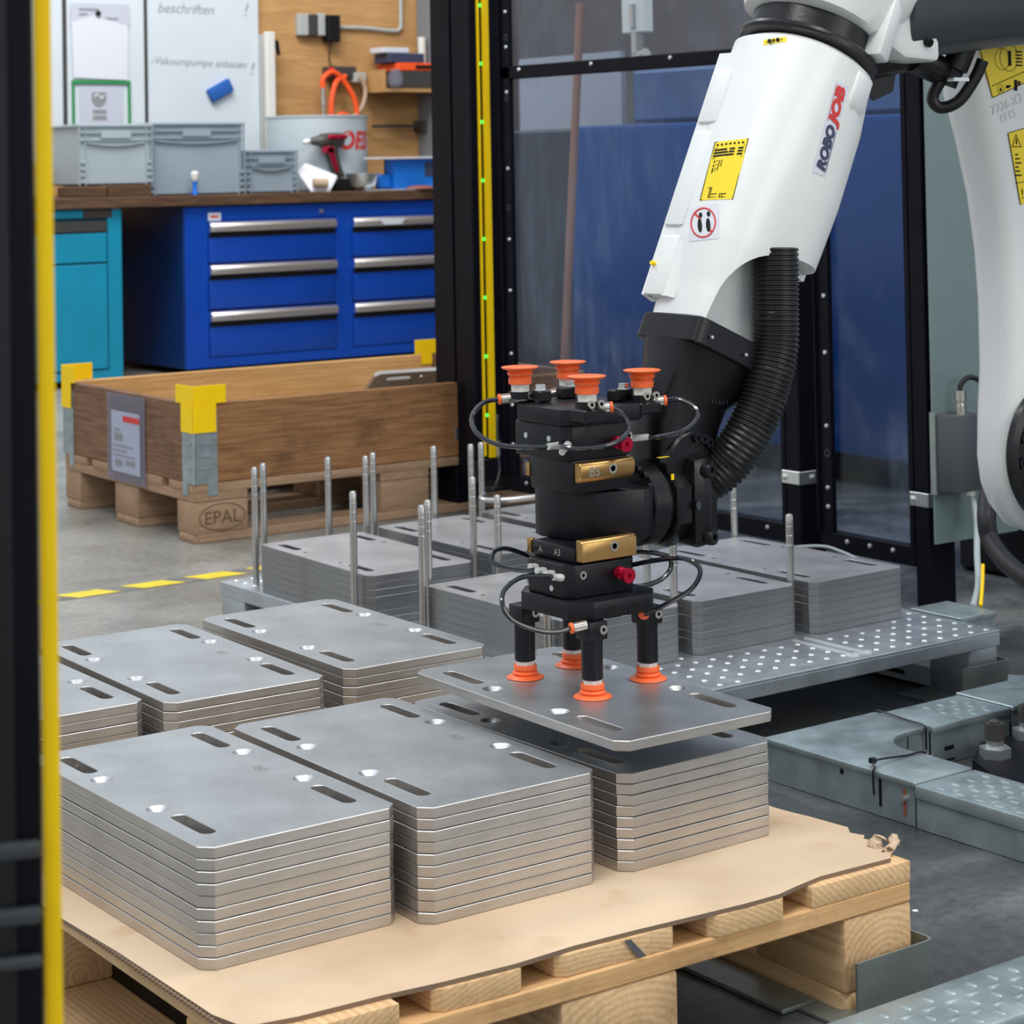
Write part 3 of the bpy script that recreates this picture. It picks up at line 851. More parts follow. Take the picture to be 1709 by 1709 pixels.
rods = [(2.054, 3.682, 0.335, 'behind the rear left stack, outermost on its left side'), (2.094, 3.719, 0.335, 'second from the left end behind the rear left stack'),
        (2.235, 3.708, 0.335, 'standing alone behind the middle of the rear left stack'), (2.004, 3.242, 0.343, 'at the near corner of the rear left stack'),
        (2.290, 3.655, 0.337, 'behind the gap right of the rear left stack, left of a pair'), (2.336, 3.70, 0.335, 'behind the rear middle stack, right of a close pair'),
        (2.47, 3.68, 0.338, 'behind the rear middle stack in front of the black fence post'), (2.036, 3.0735, 0.335, 'beside the front left stack, left of a pair'),
        (2.075, 3.113, 0.335, 'behind the front left stack, right of a close pair'), (2.278, 3.268, 0.338, 'at the near corner of the rear middle stack'),
        (2.262, 3.168, 0.318, 'in front of the rear middle stack, left of the gripper'), (2.548, 3.659, 0.337, 'behind the bent bar, left of a close pair'),
        (2.588, 3.679, 0.335, 'holding the bent bar, right of a close pair'), (2.76, 3.091, 0.302, 'behind the front right stack, below the corrugated hose'),
        (2.538, 2.703, 0.309, 'between the front middle and front right stacks'), (2.287, 2.712, 0.305, 'between front left and front middle stacks, nearer one'),
        (2.287, 2.78, 0.305, 'between front left and front middle stacks, farther one'), (2.036, 2.722, 0.30, 'at the near left side of the front left stack, below the gripper')]
me_rod = {}
for (x, y, zt, w) in rods:
    L = round(zt - RZ, 3)
    if L not in me_rod:
        pr = [(0.0065, 0)]
        for h in (L - .052, L - .036, L - .02):
            pr += [(0.0065, h), (0.0060, h + .0006), (0.0060, h + .0014), (0.0065, h + .002)]
        pr += [(0.0065, L - .003), (0.0048, L)]
        me_rod[L] = mesh_of(MB().lathe(pr, (0, 0, 0), (0, 0, 1), 16), 'guide_rod', 'rod')
    o = link('guide_rod', me_rod[L], None, Matrix.Translation((x, y, RZ)))
    tag(o, 'steel guide rod ' + w, 'rod', 'guide rods standing on the dimpled rack')
m = MB().tube([(2.588, 3.671, 0.228), (2.56, 3.64, 0.224), (2.60, 3.612, 0.222), (2.68, 3.60, 0.223), (2.80, 3.60, 0.226)], 0.0055, 10)
thing('bent_bar', m, 'rod', 'bent steel bar lying level behind the gripper, above the rear plates of the rack', 'bar')

# sheet-steel corner guides on the floor
def guide(x0, x1, y0, y1, h, label):
    m = MB(); c = 0.012
    pts = [(x0, y0), (x1 - c, y0), (x1 - .003, y0 + .003), (x1, y0 + c), (x1, y1)]
    inn = [(x0, y0 + .003), (x1 - c, y0 + .003), (x1 - .0055, y0 + .0055), (x1 - .003, y0 + c), (x1 - .003, y1)]
    m.prism(pts + inn[::-1], 0.001, h)
    m.box(x0 - .03, x1 - .004, y0 + .004, y1, 0.001, 0.004)
    thing('corner_guide', m, 'bracket', label, 'bracket', 'corner guides on the floor', org=(x0, y0, 0))
guide(1.637, 1.757, 1.6545, 1.76, 0.06, 'folded grey steel corner guide around the near right corner of the wooden pallet')
guide(2.713, 2.830, 2.478, 2.60, 0.06, 'folded grey steel corner guide around the near right leg of the dimpled rack')
thing('floor_channel', MB().box(1.585, 1.635, 1.715, 2.8, 0.001, 0.006).bevel(0.001), 'bracket', 'flat dark steel strip on the floor beneath the wooden pallet', 'strip')

# ------------------------------------------------------------------ cable tray
TZ = 0.062
ct = empty('cable_tray', (2.17, 2.35, 0), 'galvanised L-shaped floor cable tray in front of the robot base', 'cable tray')
arc = [(2.30 + 0.0 + 0.075 * math.cos(a) + 0.055, 2.195 + 0.066 * math.sin(a)) for a in [PI * (0.5 + i / 12 * 0.62) for i in range(13)]]
corner = [(2.166, 2.074), (2.282, 2.074), (2.284, 2.155)] + arc[::-1] + [(2.40, 2.261), (2.40, 2.374), (2.166, 2.374)]
part('corner_cover', MB().prism(corner, TZ - .008, TZ).bevel(0.0015, 2), 'galv', ct)
m = MB()
m.box(2.170, 2.172, 2.076, 2.370, 0.001, TZ - .008)
m.box(2.172, 2.398, 2.368, 2.370, 0.001, TZ - .008)
m.box(2.276, 2.278, 2.076, 2.150, 0.001, TZ - .008)
inn = arc[::-1]
m.rings([[Vector((x - .002, y + .003, 0.001)) for x, y in inn], [Vector((x - .002, y + .003, TZ - .008)) for x, y in inn]], 0, cap=False, closed=False)
m.box(2.355, 2.398, 2.263, 2.265, 0.001, TZ - .008)
m.box(2.1695, 2.170, 2.138, 2.143, 0.014, 0.052, 1)
m.cyl((2.1695, 2.215, 0.046), (2.170, 2.215, 0.046), 0.004, seg=14, mi=1)
part('corner_side', m, ['galv', 'ink'], ct)
m = MB().box(2.1692, 2.170, 2.092, 2.097, 0.012, 0.048); part('red_slot', m, 'rust', ct, label='slot with red-brown edge')
part('screw', MB().cyl((2.170, 2.0945, 0.036), (2.166, 2.0945, 0.036), 0.0042, seg=10), 'zinc', ct)
def tread(m, x0, x1, y0, y1, z, px=0.030, py=0.017):
    i = 0
    y = y0 + .01
    while y < y1 - .006:
        x = x0 + .012 + (px / 2 if i % 2 else 0)
        while x < x1 - .012:
            a = 0.12 if (i % 2) else 1.45
            M_ = Matrix.Translation((x, y, z)) @ Matrix.Rotation(a, 4, 'Z')
            L_ = .0115 if (i % 2) else .0085
            vs = [(-L_, 0, 0), (-L_ * .6, -.0046, 0), (L_ * .6, -.0046, 0), (L_, 0, 0), (L_ * .6, .0046, 0), (-L_ * .6, .0046, 0), (-L_ * .65, -.0012, .0015), (L_ * .65, -.0012, .0015), (L_ * .65, .0012, .0015), (-L_ * .65, .0012, .0015)]
            m.faces(vs, [(1, 2, 7, 6), (4, 5, 9, 8), (6, 7, 8, 9), (0, 1, 6), (0, 6, 9), (0, 9, 5), (3, 7, 2), (3, 8, 7), (3, 4, 8)], 0, M_)
            x += px
        y += py; i += 1
part('side_channel', MB().box(2.168, 2.280, 1.2, 2.071, 0.001, TZ - .022), 'galv', ct)
part('tread_cover', MB().box(2.164, 2.284, 1.2, 2.071, TZ - .021, TZ - .002).bevel(0.003, 2), 'galv', ct)
m = MB(); tread(m, 2.166, 2.282, 1.21, 2.05, TZ - .0022); part('tread_pattern', m, 'galv', ct, kind='stuff')
part('straight_cover', MB().box(2.402, 2.575, 2.258, 2.366, TZ - .012, TZ - .001).bevel(0.0015, 2), 'galv', ct)
part('straight_side', MB().box(2.402, 2.575, 2.262, 2.264, 0.001, TZ - .012), 'galv', ct)
part('straight_side', MB().box(2.402, 2.575, 2.360, 2.362, 0.001, TZ - .012), 'galv', ct)
m = MB(); tread(m, 2.465, 2.575, 2.262, 2.362, TZ - .0012); part('tread_pattern', m, 'galv', ct, kind='stuff')
m = MB()
m.box(2.43, 2.45, 2.2612, 2.2618, 0.02, 0.026).box(2.425, 2.452, 2.2612, 2.2618, 0.004, 0.007)
part('side_slot', m, 'ink', ct)
pts = [(2.578, 2.256), (3.2, 2.256), (3.2, 2.44), (2.86, 2.44)] + [(2.79 + .06 * math.cos(a), 2.415 + .05 * math.sin(a)) for a in [0.3 - PI * i / 10 for i in range(11)]] + [(2.70, 2.373), (2.578, 2.373)]
part('end_cover', MB().prism(pts, TZ - .006, TZ + .001).bevel(0.001), 'galv', ct)
part('end_side', MB().box(2.58, 3.2, 2.26, 2.262, 0.001, TZ - .006).box(2.58, 2.70, 2.366, 2.368, 0.001, TZ - .006), 'galv', ct)
part('screw', MB().cyl((2.60, 2.260, 0.038), (2.60, 2.256, 0.038), 0.004, seg=10), 'zinc', ct)
part('screw', MB().cyl((2.40, 2.2605, 0.016), (2.40, 2.2565, 0.016), 0.004, seg=10), 'zinc', ct)
for nm_, pp in (('near bend', [(2.163, 2.146, 0.03), (2.162, 2.146, 0.060), (2.167, 2.147, 0.066), (2.185, 2.165, 0.069), (2.25, 2.168, 0.064), (2.287, 2.166, 0.062), (2.289, 2.166, 0.03)]),
                ('far bend', [(2.40, 2.377, 0.03), (2.40, 2.376, 0.060), (2.398, 2.36, 0.0648), (2.392, 2.30, 0.0648), (2.388, 2.262, 0.0648), (2.386, 2.257, 0.055), (2.387, 2.258, 0.03)])):
    m = MB().tube(pp, 0.0016, 6, sub=4)
    if nm_ == 'near bend': m.box(2.178, 2.186, 2.162, 2.170, 0.066, 0.073)
    thing('cable_tie', m, 'blackr', f'black cable tie wrapped over the {nm_} of the galvanised cable tray', 'cable tie', 'cable ties on the tray')

ft = empty('tread_step', (1.3, 1.456, 0), 'galvanised raised-pattern cable cover on the floor at the lower right, in front of the pallet', 'cable cover')
part('cover', MB().box(1.15, 2.14, 1.456, 1.561, TZ - .02, TZ).bevel(0.004, 2), 'galv', ft)
part('side_channel', MB().box(1.15, 2.14, 1.460, 1.557, 0.001, TZ - .021), 'galv', ft)
m = MB(); tread(m, 1.16, 2.13, 1.462, 1.556, TZ - .0003, 0.032, 0.0165); part('tread_pattern', m, 'galv', ft, kind='stuff')

tk = empty('trunking_box', (3.0, 2.75, 0), 'small galvanised trunking section on the floor behind the rack beneath the grey cable', 'cable tray')
part('lid', MB().box(3.0, 3.10, 2.745, 2.87, .054, .062).bevel(0.001), 'galv', tk)
part('body', MB().box(3.003, 3.097, 2.748, 2.867, .001, .0535), 'galv', tk)
tk = empty('trunking_box', (2.84, 2.75, 0), 'galvanised trunking section touching the right end of the dimpled rack', 'cable tray')
part('lid', MB().box(2.835, 2.992, 2.745, 2.90, .052, .060).bevel(0.001), 'galv', tk)
part('body', MB().box(2.838, 2.989, 2.748, 2.897, .001, .0515), 'galv', tk)

# ------------------------------------------------------------------ light curtains
lc = empty('light_curtain', (0.385, 0.971, 0), 'black light curtain column with yellow edge standing close at the left of the photo', 'light curtain')
LM = Matrix.Translation((0.413, 0.945, 0)) @ Matrix.Rotation(-DA + .213, 4, 'Z')
def lbox(name, a, mats, bev=0.002, **k):
    m = MB().box(*a)
    if bev: m.bevel(bev, 2)
    for v in m.bm.verts: v.co = LM @ v.co
    return part(name, m, mats, lc, **k)
lbox('housing', (-0.050, -0.0005, 0.0, 0.05, 0.002, 1.5), 'blackp')
lbox('yellow_edge', (0.0, 0.0082, 0.004, 0.046, 0.002, 1.5), 'yellow', 0.001)
lbox('window', (-0.040, -0.012, -0.002, 0.0, 0.10, 1.5), 'blackm', 0.0005)
lbox('mount_clip', (-0.050, -0.001, -0.006, -0.0005, 0.595, 0.603), 'dkgrey')
lbox('mount_clip', (-0.050, -0.001, -0.006, -0.0005, 0.565, 0.573), 'dkgrey')
lbox('mount_clip', (-0.050, -0.001, -0.006, -0.0005, 0.545, 0.551), 'dkgrey')

lc = empty('light_curtain', (3.20, 4.52, 0), 'tall yellow-edged light curtain with green lights mounted beside the black fence post', 'light curtain')
part('housing', MB().box(3.175, 3.232, 4.535, 4.58, 0.16, 1.9).bevel(0.003), 'blackp', lc)
part('yellow_edge', MB().box(3.197, 3.204, 4.531, 4.5345, 0.165, 1.9), 'yellow', lc)
part('yellow_edge', MB().box(3.213, 3.233, 4.529, 4.5345, 0.16, 1.9), 'yellow', lc)
part('base_block', MB().box(3.178, 3.240, 4.53, 4.585, 0.10, 0.158).bevel(0.003), 'blackm', lc)
for k in range(8):
    z = 1.322 - k * 0.1505
    part('green_light', MB().lathe([(0.0042, 0), (0.0036, .002), (0.001, .003)], (3.209, 4.5345, z), (3.209, 4.4, z), 10), 'led', lc)
m = MB().tube([(3.222, 4.505, 0.27), (3.217, 4.50, 0.262), (3.218, 4.50, 0.22), (3.219, 4.50, 0.205)], 0.0035, 8)
m.tube([(3.22, 4.50, 0.165), (3.222, 4.50, 0.13), (3.212, 4.50, 0.10), (3.206, 4.51, 0.08)], 0.0035, 8)
part('cable', m, 'dkgrey', lc)
part('plug', MB().lathe([(.0075, 0), (.0075, .012), (.006, .013), (.006, .03), (.0045, .04)], (3.2195, 4.50, 0.205), (3.2195, 4.50, 0.0), 12), 'fit', lc)

# ------------------------------------------------------------------ fence
FX = 3.229
fe = empty('safety_fence', (FX, 3.8, 0), 'black framed safety fence with scratched clear panes behind the robot arm', 'fence')
def post(x, y0, y1, z1=2.0):
    part('post', MB().box(x, x + .075, y0, y1, 0.001, z1).bevel(0.002), 'blackp', fe)
post(FX, 4.705, 4.795); post(FX, 3.403, 3.446); post(FX, 3.032, 3.071)
part('post', MB().box(FX + .002, FX + .11, 4.588, 4.70, 0.10, 2.0).bevel(0.003), 'blackp', fe, label='wide black post section behind the light curtain')
for (y0, y1, nm) in ((3.448, 4.475, 'left'), (3.073, 3.344, 'right')):
    for z0, z1 in ((0.082, 0.122), (1.128, 1.160)):
        part('rail', MB().box(FX, FX + .03, y0, y1, z0, z1).bevel(0.0015), 'blackp', fe)
    part('frame_strip', MB().box(FX, FX + .012, y1 - .038, y1, 0.122, 1.9).box(FX - .008, FX, y1 - .004, y1, .122, 1.9), 'blackp', fe)
    part('frame_strip', MB().box(FX, FX + .012, y0, y0 + .012, 0.122, 1.9), 'blackp', fe)
    part('pane', MB().box(FX + .013, FX + .017, y0 + .002, y1 - .01, 0.10, 1.130), 'pane', fe, smooth=0)
    part('pane', MB().box(FX + .013, FX + .017, y0 + .002, y1 - .01, 1.158, 1.9), 'pane', fe, smooth=0)
    yb = y1 - .026
    for z in ((1.21, 1.30, 1.095, .90, .72, .59, .43, .30, .20) if nm == 'left' else (.62, .50, .345, .215, .175)):
        m = MB().lathe([(0.0055, 0), (0.0045, .003), (0.002, .0042)], (FX, yb, z), (FX - 1, yb, z), 10)
        part('rivet', m, 'zinc', fe)
    n_ = 4 if nm == 'left' else 3
    for k in range(n_):
        y = y0 + .06 + k * (y1 - y0 - .14) / (n_ - 1)
        for z in (0.108, 1.15):
            part('rivet', MB().lathe([(0.0055, 0), (0.0045, .003), (0.002, .0042)], (FX, y, z), (FX - 1, y, z), 8), 'zinc', fe)
    # punched holes rimmed in the strip
    for z in ((1.235, 1.08, .80) if nm == 'left' else (.288,)):
        ra = [Vector((FX - .0006, yb + .008 * math.cos(q * PI / 9), z + .008 * math.sin(q * PI / 9))) for q in range(18)]
        rb = [Vector((FX - .0006, yb + .0055 * math.cos(q * PI / 9), z + .0055 * math.sin(q * PI / 9))) for q in range(18)]
        part('hole_rim', MB().rings([ra, rb], 0, cap=False), 'dkgrey', fe, smooth=0)
def clampb(y0, y1, z, w):
    m = MB().box(FX - .004, FX - .0005, y0 - .004, y1 + .010, z - .014, z + .014)
    m.box(FX - .004, FX + w, y0 - .004, y0 - .0005, z - .014, z + .014).bevel(0.001)
    c = part('post_clamp', m, 'zinc', fe)
    o = link('bolt', mesh_of(MB().lathe([(.006, 0), (.006, .004), (.003, .006)], (FX - .004, y1, z), (FX - 1, y1, z), 8), 'bolt', 'zinc'), c)
    o = link('bolt', mesh_of(MB().lathe([(.006, 0), (.006, .004), (.003, .006)], (FX + w * .75, y0 - .004, z), (FX + w * .75, y0 - 1, z), 8), 'bolt', 'zinc'), c)
clampb(4.705, 4.795, 0.205, .075); clampb(3.403, 3.446, 0.225, .045); clampb(3.032, 3.071, 0.220, .032)
m = MB().tube([(3.20, 3.44, 0.075), (3.215, 3.33, 0.092), (3.217, 3.27, 0.088), (3.22, 3.20, .075), (3.222, 3.12, 0.072)], 0.0032, 8)
thing('grey_wire', m, 'cable', 'thin grey wire tied under the fence rail behind the front right raw stack', 'cable')

# grey-green cover sheet right of the fence with its box and cable
thing('cover_sheet', MB().box(3.213, 3.46, 3.000, 3.006, 0.138, 1.9).bevel(0.001), mat('green_grey_sheet', (0.15, 0.205, 0.21), 0.25, 0.0, 0.08, 2), 'tall grey-green cover sheet between the fence end post and the robot', 'panel', org=(3.213, 3.0, 0.138))
jb = empty('junction_box', (3.262, 2.98, 0.243), 'dark grey junction box with a nickel plug on the grey-green sheet', 'junction box')
part('housing', MB().box(3.205, 3.288, 2.940, 2.999, 0.246, 0.398).bevel(0.003, 2), mat('dark_grey_enamel', (0.06, 0.064, 0.075), 0.4), jb)
part('edge_plate', MB().box(3.2010, 3.2045, 2.985, 2.999, 0.240, 0.402), 'bracket', jb)
part('plug', MB().lathe([(.011, 0), (.011, .018), (.009, .02), (.009, .024), (.0115, .026), (.0115, .046), (.006, .047)], (3.255, 2.965, .398), (3.255, 2.965, 1), 16), 'fit', jb)
part('plug_cable', MB().tube([(3.255, 2.965, .44), (3.257, 2.965, .455), (3.272, 2.96, .468), (3.292, 2.955, .465), (3.315, 2.95, .45)], .0055, 8), 'blackr', jb)
part('gland', MB().cyl((3.276, 2.965, .246), (3.276, 2.965, .234), .011, seg=12), 'wplast', jb)
m = MB().tube([(3.276, 2.965, .245), (3.270, 2.945, .195), (3.215, 2.895, .130), (3.160, 2.845, .088), (3.095, 2.80, .062)], .0062, 10)
thing('grey_cable', m, 'cable', 'light grey cable hanging from the junction box down to the floor trunking', 'cable')
m = MB().tube([(3.175, 2.845, .125), (3.150, 2.825, .095), (3.105, 2.79, .064)], .0035, 8)
thing('yellow_wire', m, 'yellow', 'short yellow wire hanging behind the light grey cable', 'cable')
m = MB().tube([(3.02, 2.69, .40), (2.985, 2.67, .36), (2.903, 2.609, .325), (2.838, 2.56, .285), (2.828, 2.542, .248), (2.79, 2.47, .222), (2.75, 2.38, .21), (2.74, 2.33, .22)], .0165, 14)
for v in m.bm.verts: v.co += Vector((.022, -.008, 0))
thing('black_cable', m, mat('matt_black_cable', (0.012, 0.012, 0.015), .5, spec=.3), 'thick black cable sagging in an arc behind the white lower arm', 'cable')
# dark base of a machine standing behind the fence end
thing('machine_foot', MB().box(3.6, 4.25, 2.6, 3.3, 0.002, 0.30).bevel(0.01), 'blackm', 'black machine base on the floor behind the grey-green sheet', 'machine', org=(3.6, 2.6, .02))

# ------------------------------------------------------------------ beyond the panes
bm2 = empty('blue_machine', (4.3, 5.0, 0), 'large dark blue machine seen through the scratched fence panes', 'machine')  # made-up body in place of the blue cabinets reflected in the panes
part('lower_body', MB().box(4.3, 6.1, 2.2, 5.59, 0.08, 1.03).bevel(0.02, 2), 'mach', bm2)
part('side_body', MB().box(4.32, 4.70, 5.60, 6.06, 0.02, 1.025).bevel(0.01), 'mach3', bm2, label='dark grey side section')
part('upper_panel', MB().box(4.50, 6.1, 2.2, 5.50, 1.04, 1.21).bevel(0.01), 'mach2', bm2, label='lighter blue upper panel')  # hazy reflection on the pane, put into a lighter blue colour
part('plinth', MB().box(4.36, 6.0, 2.3, 5.9, 0.001, 0.079), 'ink', bm2)
m = MB().box(4.296, 4.2995, 5.02, 5.10, 0.19, 0.31)
part('warning_plate', m, mat('dull_yellow', (0.35, 0.28, 0.05), 0.5), bm2)
thing('storage_rack', MB().box(6.12, 6.6, 2.0, 8.45, 0.002, 2.4).bevel(0.01), 'mach4', 'tall dark brown grey cabinet behind the blue machine, seen through the upper pane', 'cabinet', org=(6.12, 2.0, 0.002))
thing('pale_panel', MB().box(4.74, 4.76, 5.85, 6.45, 0.002, 1.30), mat('pale_grey_panel', (0.26, 0.28, 0.32), 0.5), 'pale grey upright panel behind the fence, left of the blue machine', 'panel', org=(4.74, 5.85, 0.002))
m = MB().cyl((3.990, 5.112, 1.39), (3.939, 5.187, 0.012), .0125, seg=10)
thing('broom_handle', m, 'broomwood', 'red-brown wooden broom handle leaning behind the fence pane', 'broom')
pp = empty('filter_unit', (3.99, 4.874, 1.2), 'white pipe and clear filter bowl hanging behind the upper fence pane', 'filter')
part('pipe', MB().box(3.975, 4.015, 4.80, 4.90, 1.285, 1.7).bevel(0.004), 'wplast', pp)
part('bowl', MB().cyl((3.985, 4.845, 1.30), (3.985, 4.845, 1.37), .018, seg=14), 'fit', pp)
part('valve', MB().cyl((3.985, 4.86, 1.205), (3.985, 4.80, 1.225), .016, seg=12).box(3.97, 4.0, 4.83, 4.85, 1.225, 1.285), 'fit', pp)
thing('white_pole', MB().cyl((4.2, 4.55, 1.25), (4.2, 4.57, 1.7), .010, .016, seg=10), 'wplast', 'thin white rod beyond the upper pane left of the robot elbow', 'rod')

# ------------------------------------------------------------------ workshop
yb = 8.593
def add_drawer(root, x0, x1, z0, z1, zh):
    d = part('drawer', MB().box(x0, x1, yb - .018, yb, z0, z1).bevel(0.005, 2), 'blue', root)
    m = MB(); h = zh
    m.prism([(yb - .020, h), (yb - .042, h + .008), (yb - .042, h + .034), (yb - .030, h + .046), (yb - .020, h + .046)], x0 + .002, x1 - .002, 'X')
    m.bevel(0.003)
    o = link('handle', mesh_of(m, 'handle', 'alu'), d)
    o = link('recess', mesh_of(MB().box(x0, x1, yb - .0195, yb - .0185, h - .022, h), 'recess', 'ink'), d)
dc = empty('drawer_cabinet', (4.453, yb, 0), 'royal blue steel drawer cabinet with pale bar handles under the brown worktop', 'cabinet')
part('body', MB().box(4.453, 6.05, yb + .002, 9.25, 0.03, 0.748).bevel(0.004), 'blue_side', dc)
for a in ((4.453, 4.566, 0.03, 0.748), (5.232, 5.318, 0.03, 0.748), (5.975, 6.05, .03, .748), (4.566, 5.232, .03, .072), (5.318, 5.975, .03, .072), (4.566, 5.232, .685, .748), (5.318, 5.975, .685, .748)):
    part('front_frame', MB().box(a[0], a[1], yb - .016, yb + .001, a[2], a[3]).bevel(0.002), 'blue', dc)
for x0, x1 in ((4.570, 5.228), (5.322, 5.971)):
    add_drawer(dc, x0, x1, .495, .682, .630); add_drawer(dc, x0, x1, .290, .487, .440); add_drawer(dc, x0, x1, .076, .280, .232)
m = MB().box(4.568, 4.632, yb - .0175, yb - .0165, .683, .719); part('badge', m, 'paper', dc)
m = MB().box(4.58, 4.62, yb - .0185, yb - .0176, .697, .707); part('badge_print', m, 'redp', dc)
part('lock', MB().cyl((5.152, yb - .016, .712), (5.152, yb - .026, .712), .010, seg=12), 'zinc', dc)
m = MB().prism([(5.45, .667), (5.60, .667), (5.575, .64), (5.48, .64)], yb - .048, yb - .0425, 'Y'); part('paper_tag', m, 'paper', dc)

tc_ = empty('teal_cabinet', (3.75, 8.49, 0), 'turquoise steel cupboard at the left behind the crate', 'cabinet')
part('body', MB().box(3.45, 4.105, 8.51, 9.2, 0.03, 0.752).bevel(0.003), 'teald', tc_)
for a in ((3.45, 4.105, .716, .752), (4.040, 4.105, .03, .716), (3.45, 4.040, .03, .066)):
    part('front_frame', MB().box(a[0], a[1], 8.49, 8.512, a[2], a[3]).bevel(0.002), 'teal', tc_)
d = part('drawer', MB().box(3.47, 4.034, 8.486, 8.508, .526, .650).bevel(0.003), 'teal', tc_)
part('grip_strip', MB().box(3.47, 4.034, 8.484, 8.508, .656, .700).bevel(0.003), 'frame', tc_)
part('door', MB().box(3.47, 4.034, 8.486, 8.508, .072, .518).bevel(0.003), 'teal', tc_)
part('dark_patch', MB().box(3.925, 4.06, 8.4885, 8.4897, .715, .751), 'frame', tc_)

thing('worktop', MB().box(4.285, 6.1, 8.55, 9.30, .752, .800).bevel(0.004), 'worktop', 'long brown wooden worktop on the royal blue drawer cabinet', 'worktop', org=(4.285, 8.55, .752))
thing('worktop', MB().box(3.3, 4.268, 8.46, 9.30, .755, .803).bevel(0.004), 'worktop', 'shorter reddish brown worktop on the turquoise cupboard', 'worktop', org=(3.3, 8.46, .755))
thing('wood_block', MB().box(3.86, 4.045, 8.50, 8.60, .804, .85).bevel(0.003), 'worktop', 'grey-brown wood offcut lying at the left on the short worktop', 'wood')
thing('wood_block', MB().box(4.048, 4.25, 8.49, 8.60, .804, .853).bevel(0.003), 'worktop', 'reddish wood offcut lying below the pale grey bin', 'wood')
thing('tan_box', MB().box(3.80, 3.905, 8.85, 8.95, .804, .96).bevel(0.004), 'tan', 'small tan box at the left end of the short worktop', 'box')

def euro_bin(x0, x1, y0, y1, z0, z1, mt, label, handle=True):
    t = empty('storage_bin', (x0, y0, z0), label, 'bin')
    w = 0.012
    m = MB().box(x0 + .012, x1 - .012, y0 + .012, y1 - .012, z0, z0 + .006)
    m.box(x0 + .012, x1 - .012, y0 + .012, y0 + .016, z0, z1 - .01).box(x0 + .012, x1 - .012, y1 - .016, y1 - .012, z0, z1 - .01)
    m.box(x0 + .012, x0 + .016, y0 + .016, y1 - .016, z0, z1 - .01).box(x1 - .016, x1 - .012, y0 + .016, y1 - .016, z0, z1 - .01)
    part('shell', m, mt, t)
    m = MB()
    for a in ((x0, x1, y0, y0 + w), (x0, x1, y1 - w, y1), (x0, x0 + w, y0 + w, y1 - w), (x1 - w, x1, y0 + w, y1 - w)):
        m.box(a[0], a[1], a[2], a[3], z1 - .012, z1)
    m.bevel(0.002)
    part('rim', m, mt, t)
    m = MB(); hh = z1 - z0
    for x in (x0 + .002, x0 + .03, x1 - .034, x1 - .006):
        m.box(x, x + .004, y0 + .001, y0 + .012, z0, z1 - .012)
    for z in (z1 - .04, z1 - .072):
        m.box(x0 + .004, x1 - .004, y0 + .001, y0 + .012, z, z + .004)
    for k in range(4):
        for x in (x0 + .008, x1 - .030):
            m.box(x, x + .022, y0 + .002, y0 + .012, z0 + .01 + k * .028, z0 + .022 + k * .028)
    if handle:
        n_ = 12; xa, xb = x0 + .04, x1 - .04
        top = [(xa + (xb - xa) * i / n_, z1 - .076 - .014 * math.sin(PI * i / n_)) for i in range(n_ + 1)]
        m.prism(top + [(a, b - .006) for a, b in top[::-1]], y0 + .0, y0 + .012, 'Y')
        c = (x0 + x1) / 2
        m.box(c - .07, c + .07, y0 - .001, y0 + .012, z1 - .062, z1 - .028)
    part('ribs', m, mt, t)
    return t
euro_bin(3.962, 4.315, 8.60, 9.0, .854, 1.118, 'bin2', 'pale grey plastic bin on the wood offcuts, leftmost of the three bins')
euro_bin(4.318, 4.808, 8.66, 9.06, .801, 1.125, 'bin', 'large grey plastic bin in the middle of the worktop')
euro_bin(4.822, 5.103, 8.69, 8.99, .801, .998, 'bin', 'small grey plastic bin on the worktop, rightmost of the three bins')
sb = empty('small_bottle', (4.525, 8.61, .801), 'tiny white and blue bottle standing in front of the large grey bin', 'bottle')
part('body', MB().lathe([(.014, 0), (.014, .012), (.011, .02), (.011, .05), (.013, .06)], (4.525, 8.615, .801), (4.525, 8.615, 2), 12), 'blue3', sb)
part('cap', MB().lathe([(.013, 0), (.019, .012), (.019, .035), (.008, .045)], (4.525, 8.615, .862), (4.525, 8.615, 2), 12), 'wplast', sb)

# whiteboards and what hangs on them
thing('whiteboard', MB().box(3.2, 4.226, 9.335, 9.358, .95, 2.4).bevel(0.002), 'board', 'white board section at the far left edge behind the yellow strip', 'whiteboard', org=(3.2, 9.335, .95))
def framed_board(x0, x1, label):
    t = empty('whiteboard', (x0, 9.33, .86), label, 'whiteboard')
    part('panel', MB().box(x0 + .012, x1 - .002, 9.325, 9.355, .86, 2.4), 'board', t)
    part('frame_bar', MB().box(x0, x0 + .0115, 9.318, 9.356, .86, 2.4).bevel(0.002), 'frame', t)
    return t
framed_board(4.228, 4.640, 'narrow white board with a green-framed notice and hanging papers')
wb = framed_board(4.642, 5.262, 'wide white board with handwriting and a blue eraser')
def hand(s, size, x, z, slope=0.0, sh=0.25, mi=0):
    m = MB(); put_text(m, s, size, (x, 9.3242, z), (1, 0, slope), (0, 0, 1), mi, shear=sh)
    part('handwriting', m, 'grint', wb, smooth=0)
hand('beschriften', .068, 4.71, 1.690, -.01)
hand('!', .09, 5.175, 1.69)
hand('-Vakuumpumpe anbauen', .052, 4.672, 1.438, -.03)
hand('!', .09, 5.205, 1.40)
sh = empty('hanging_sheet', (4.25, 9.31, 1.34), 'white paper sheet held by a dark magnet on the narrow board', 'paper')
part('sheet', MB().box(4.258, 4.560, 9.317, 9.318, 1.60, 1.702), 'paper2', sh)
part('sheet', MB().prism([(4.262, 1.61), (4.38, 1.645), (4.50, 1.61), (4.55, 1.60), (4.545, 1.343), (4.27, 1.352)], 9.314, 9.3155, 'Y'), 'paper', sh)
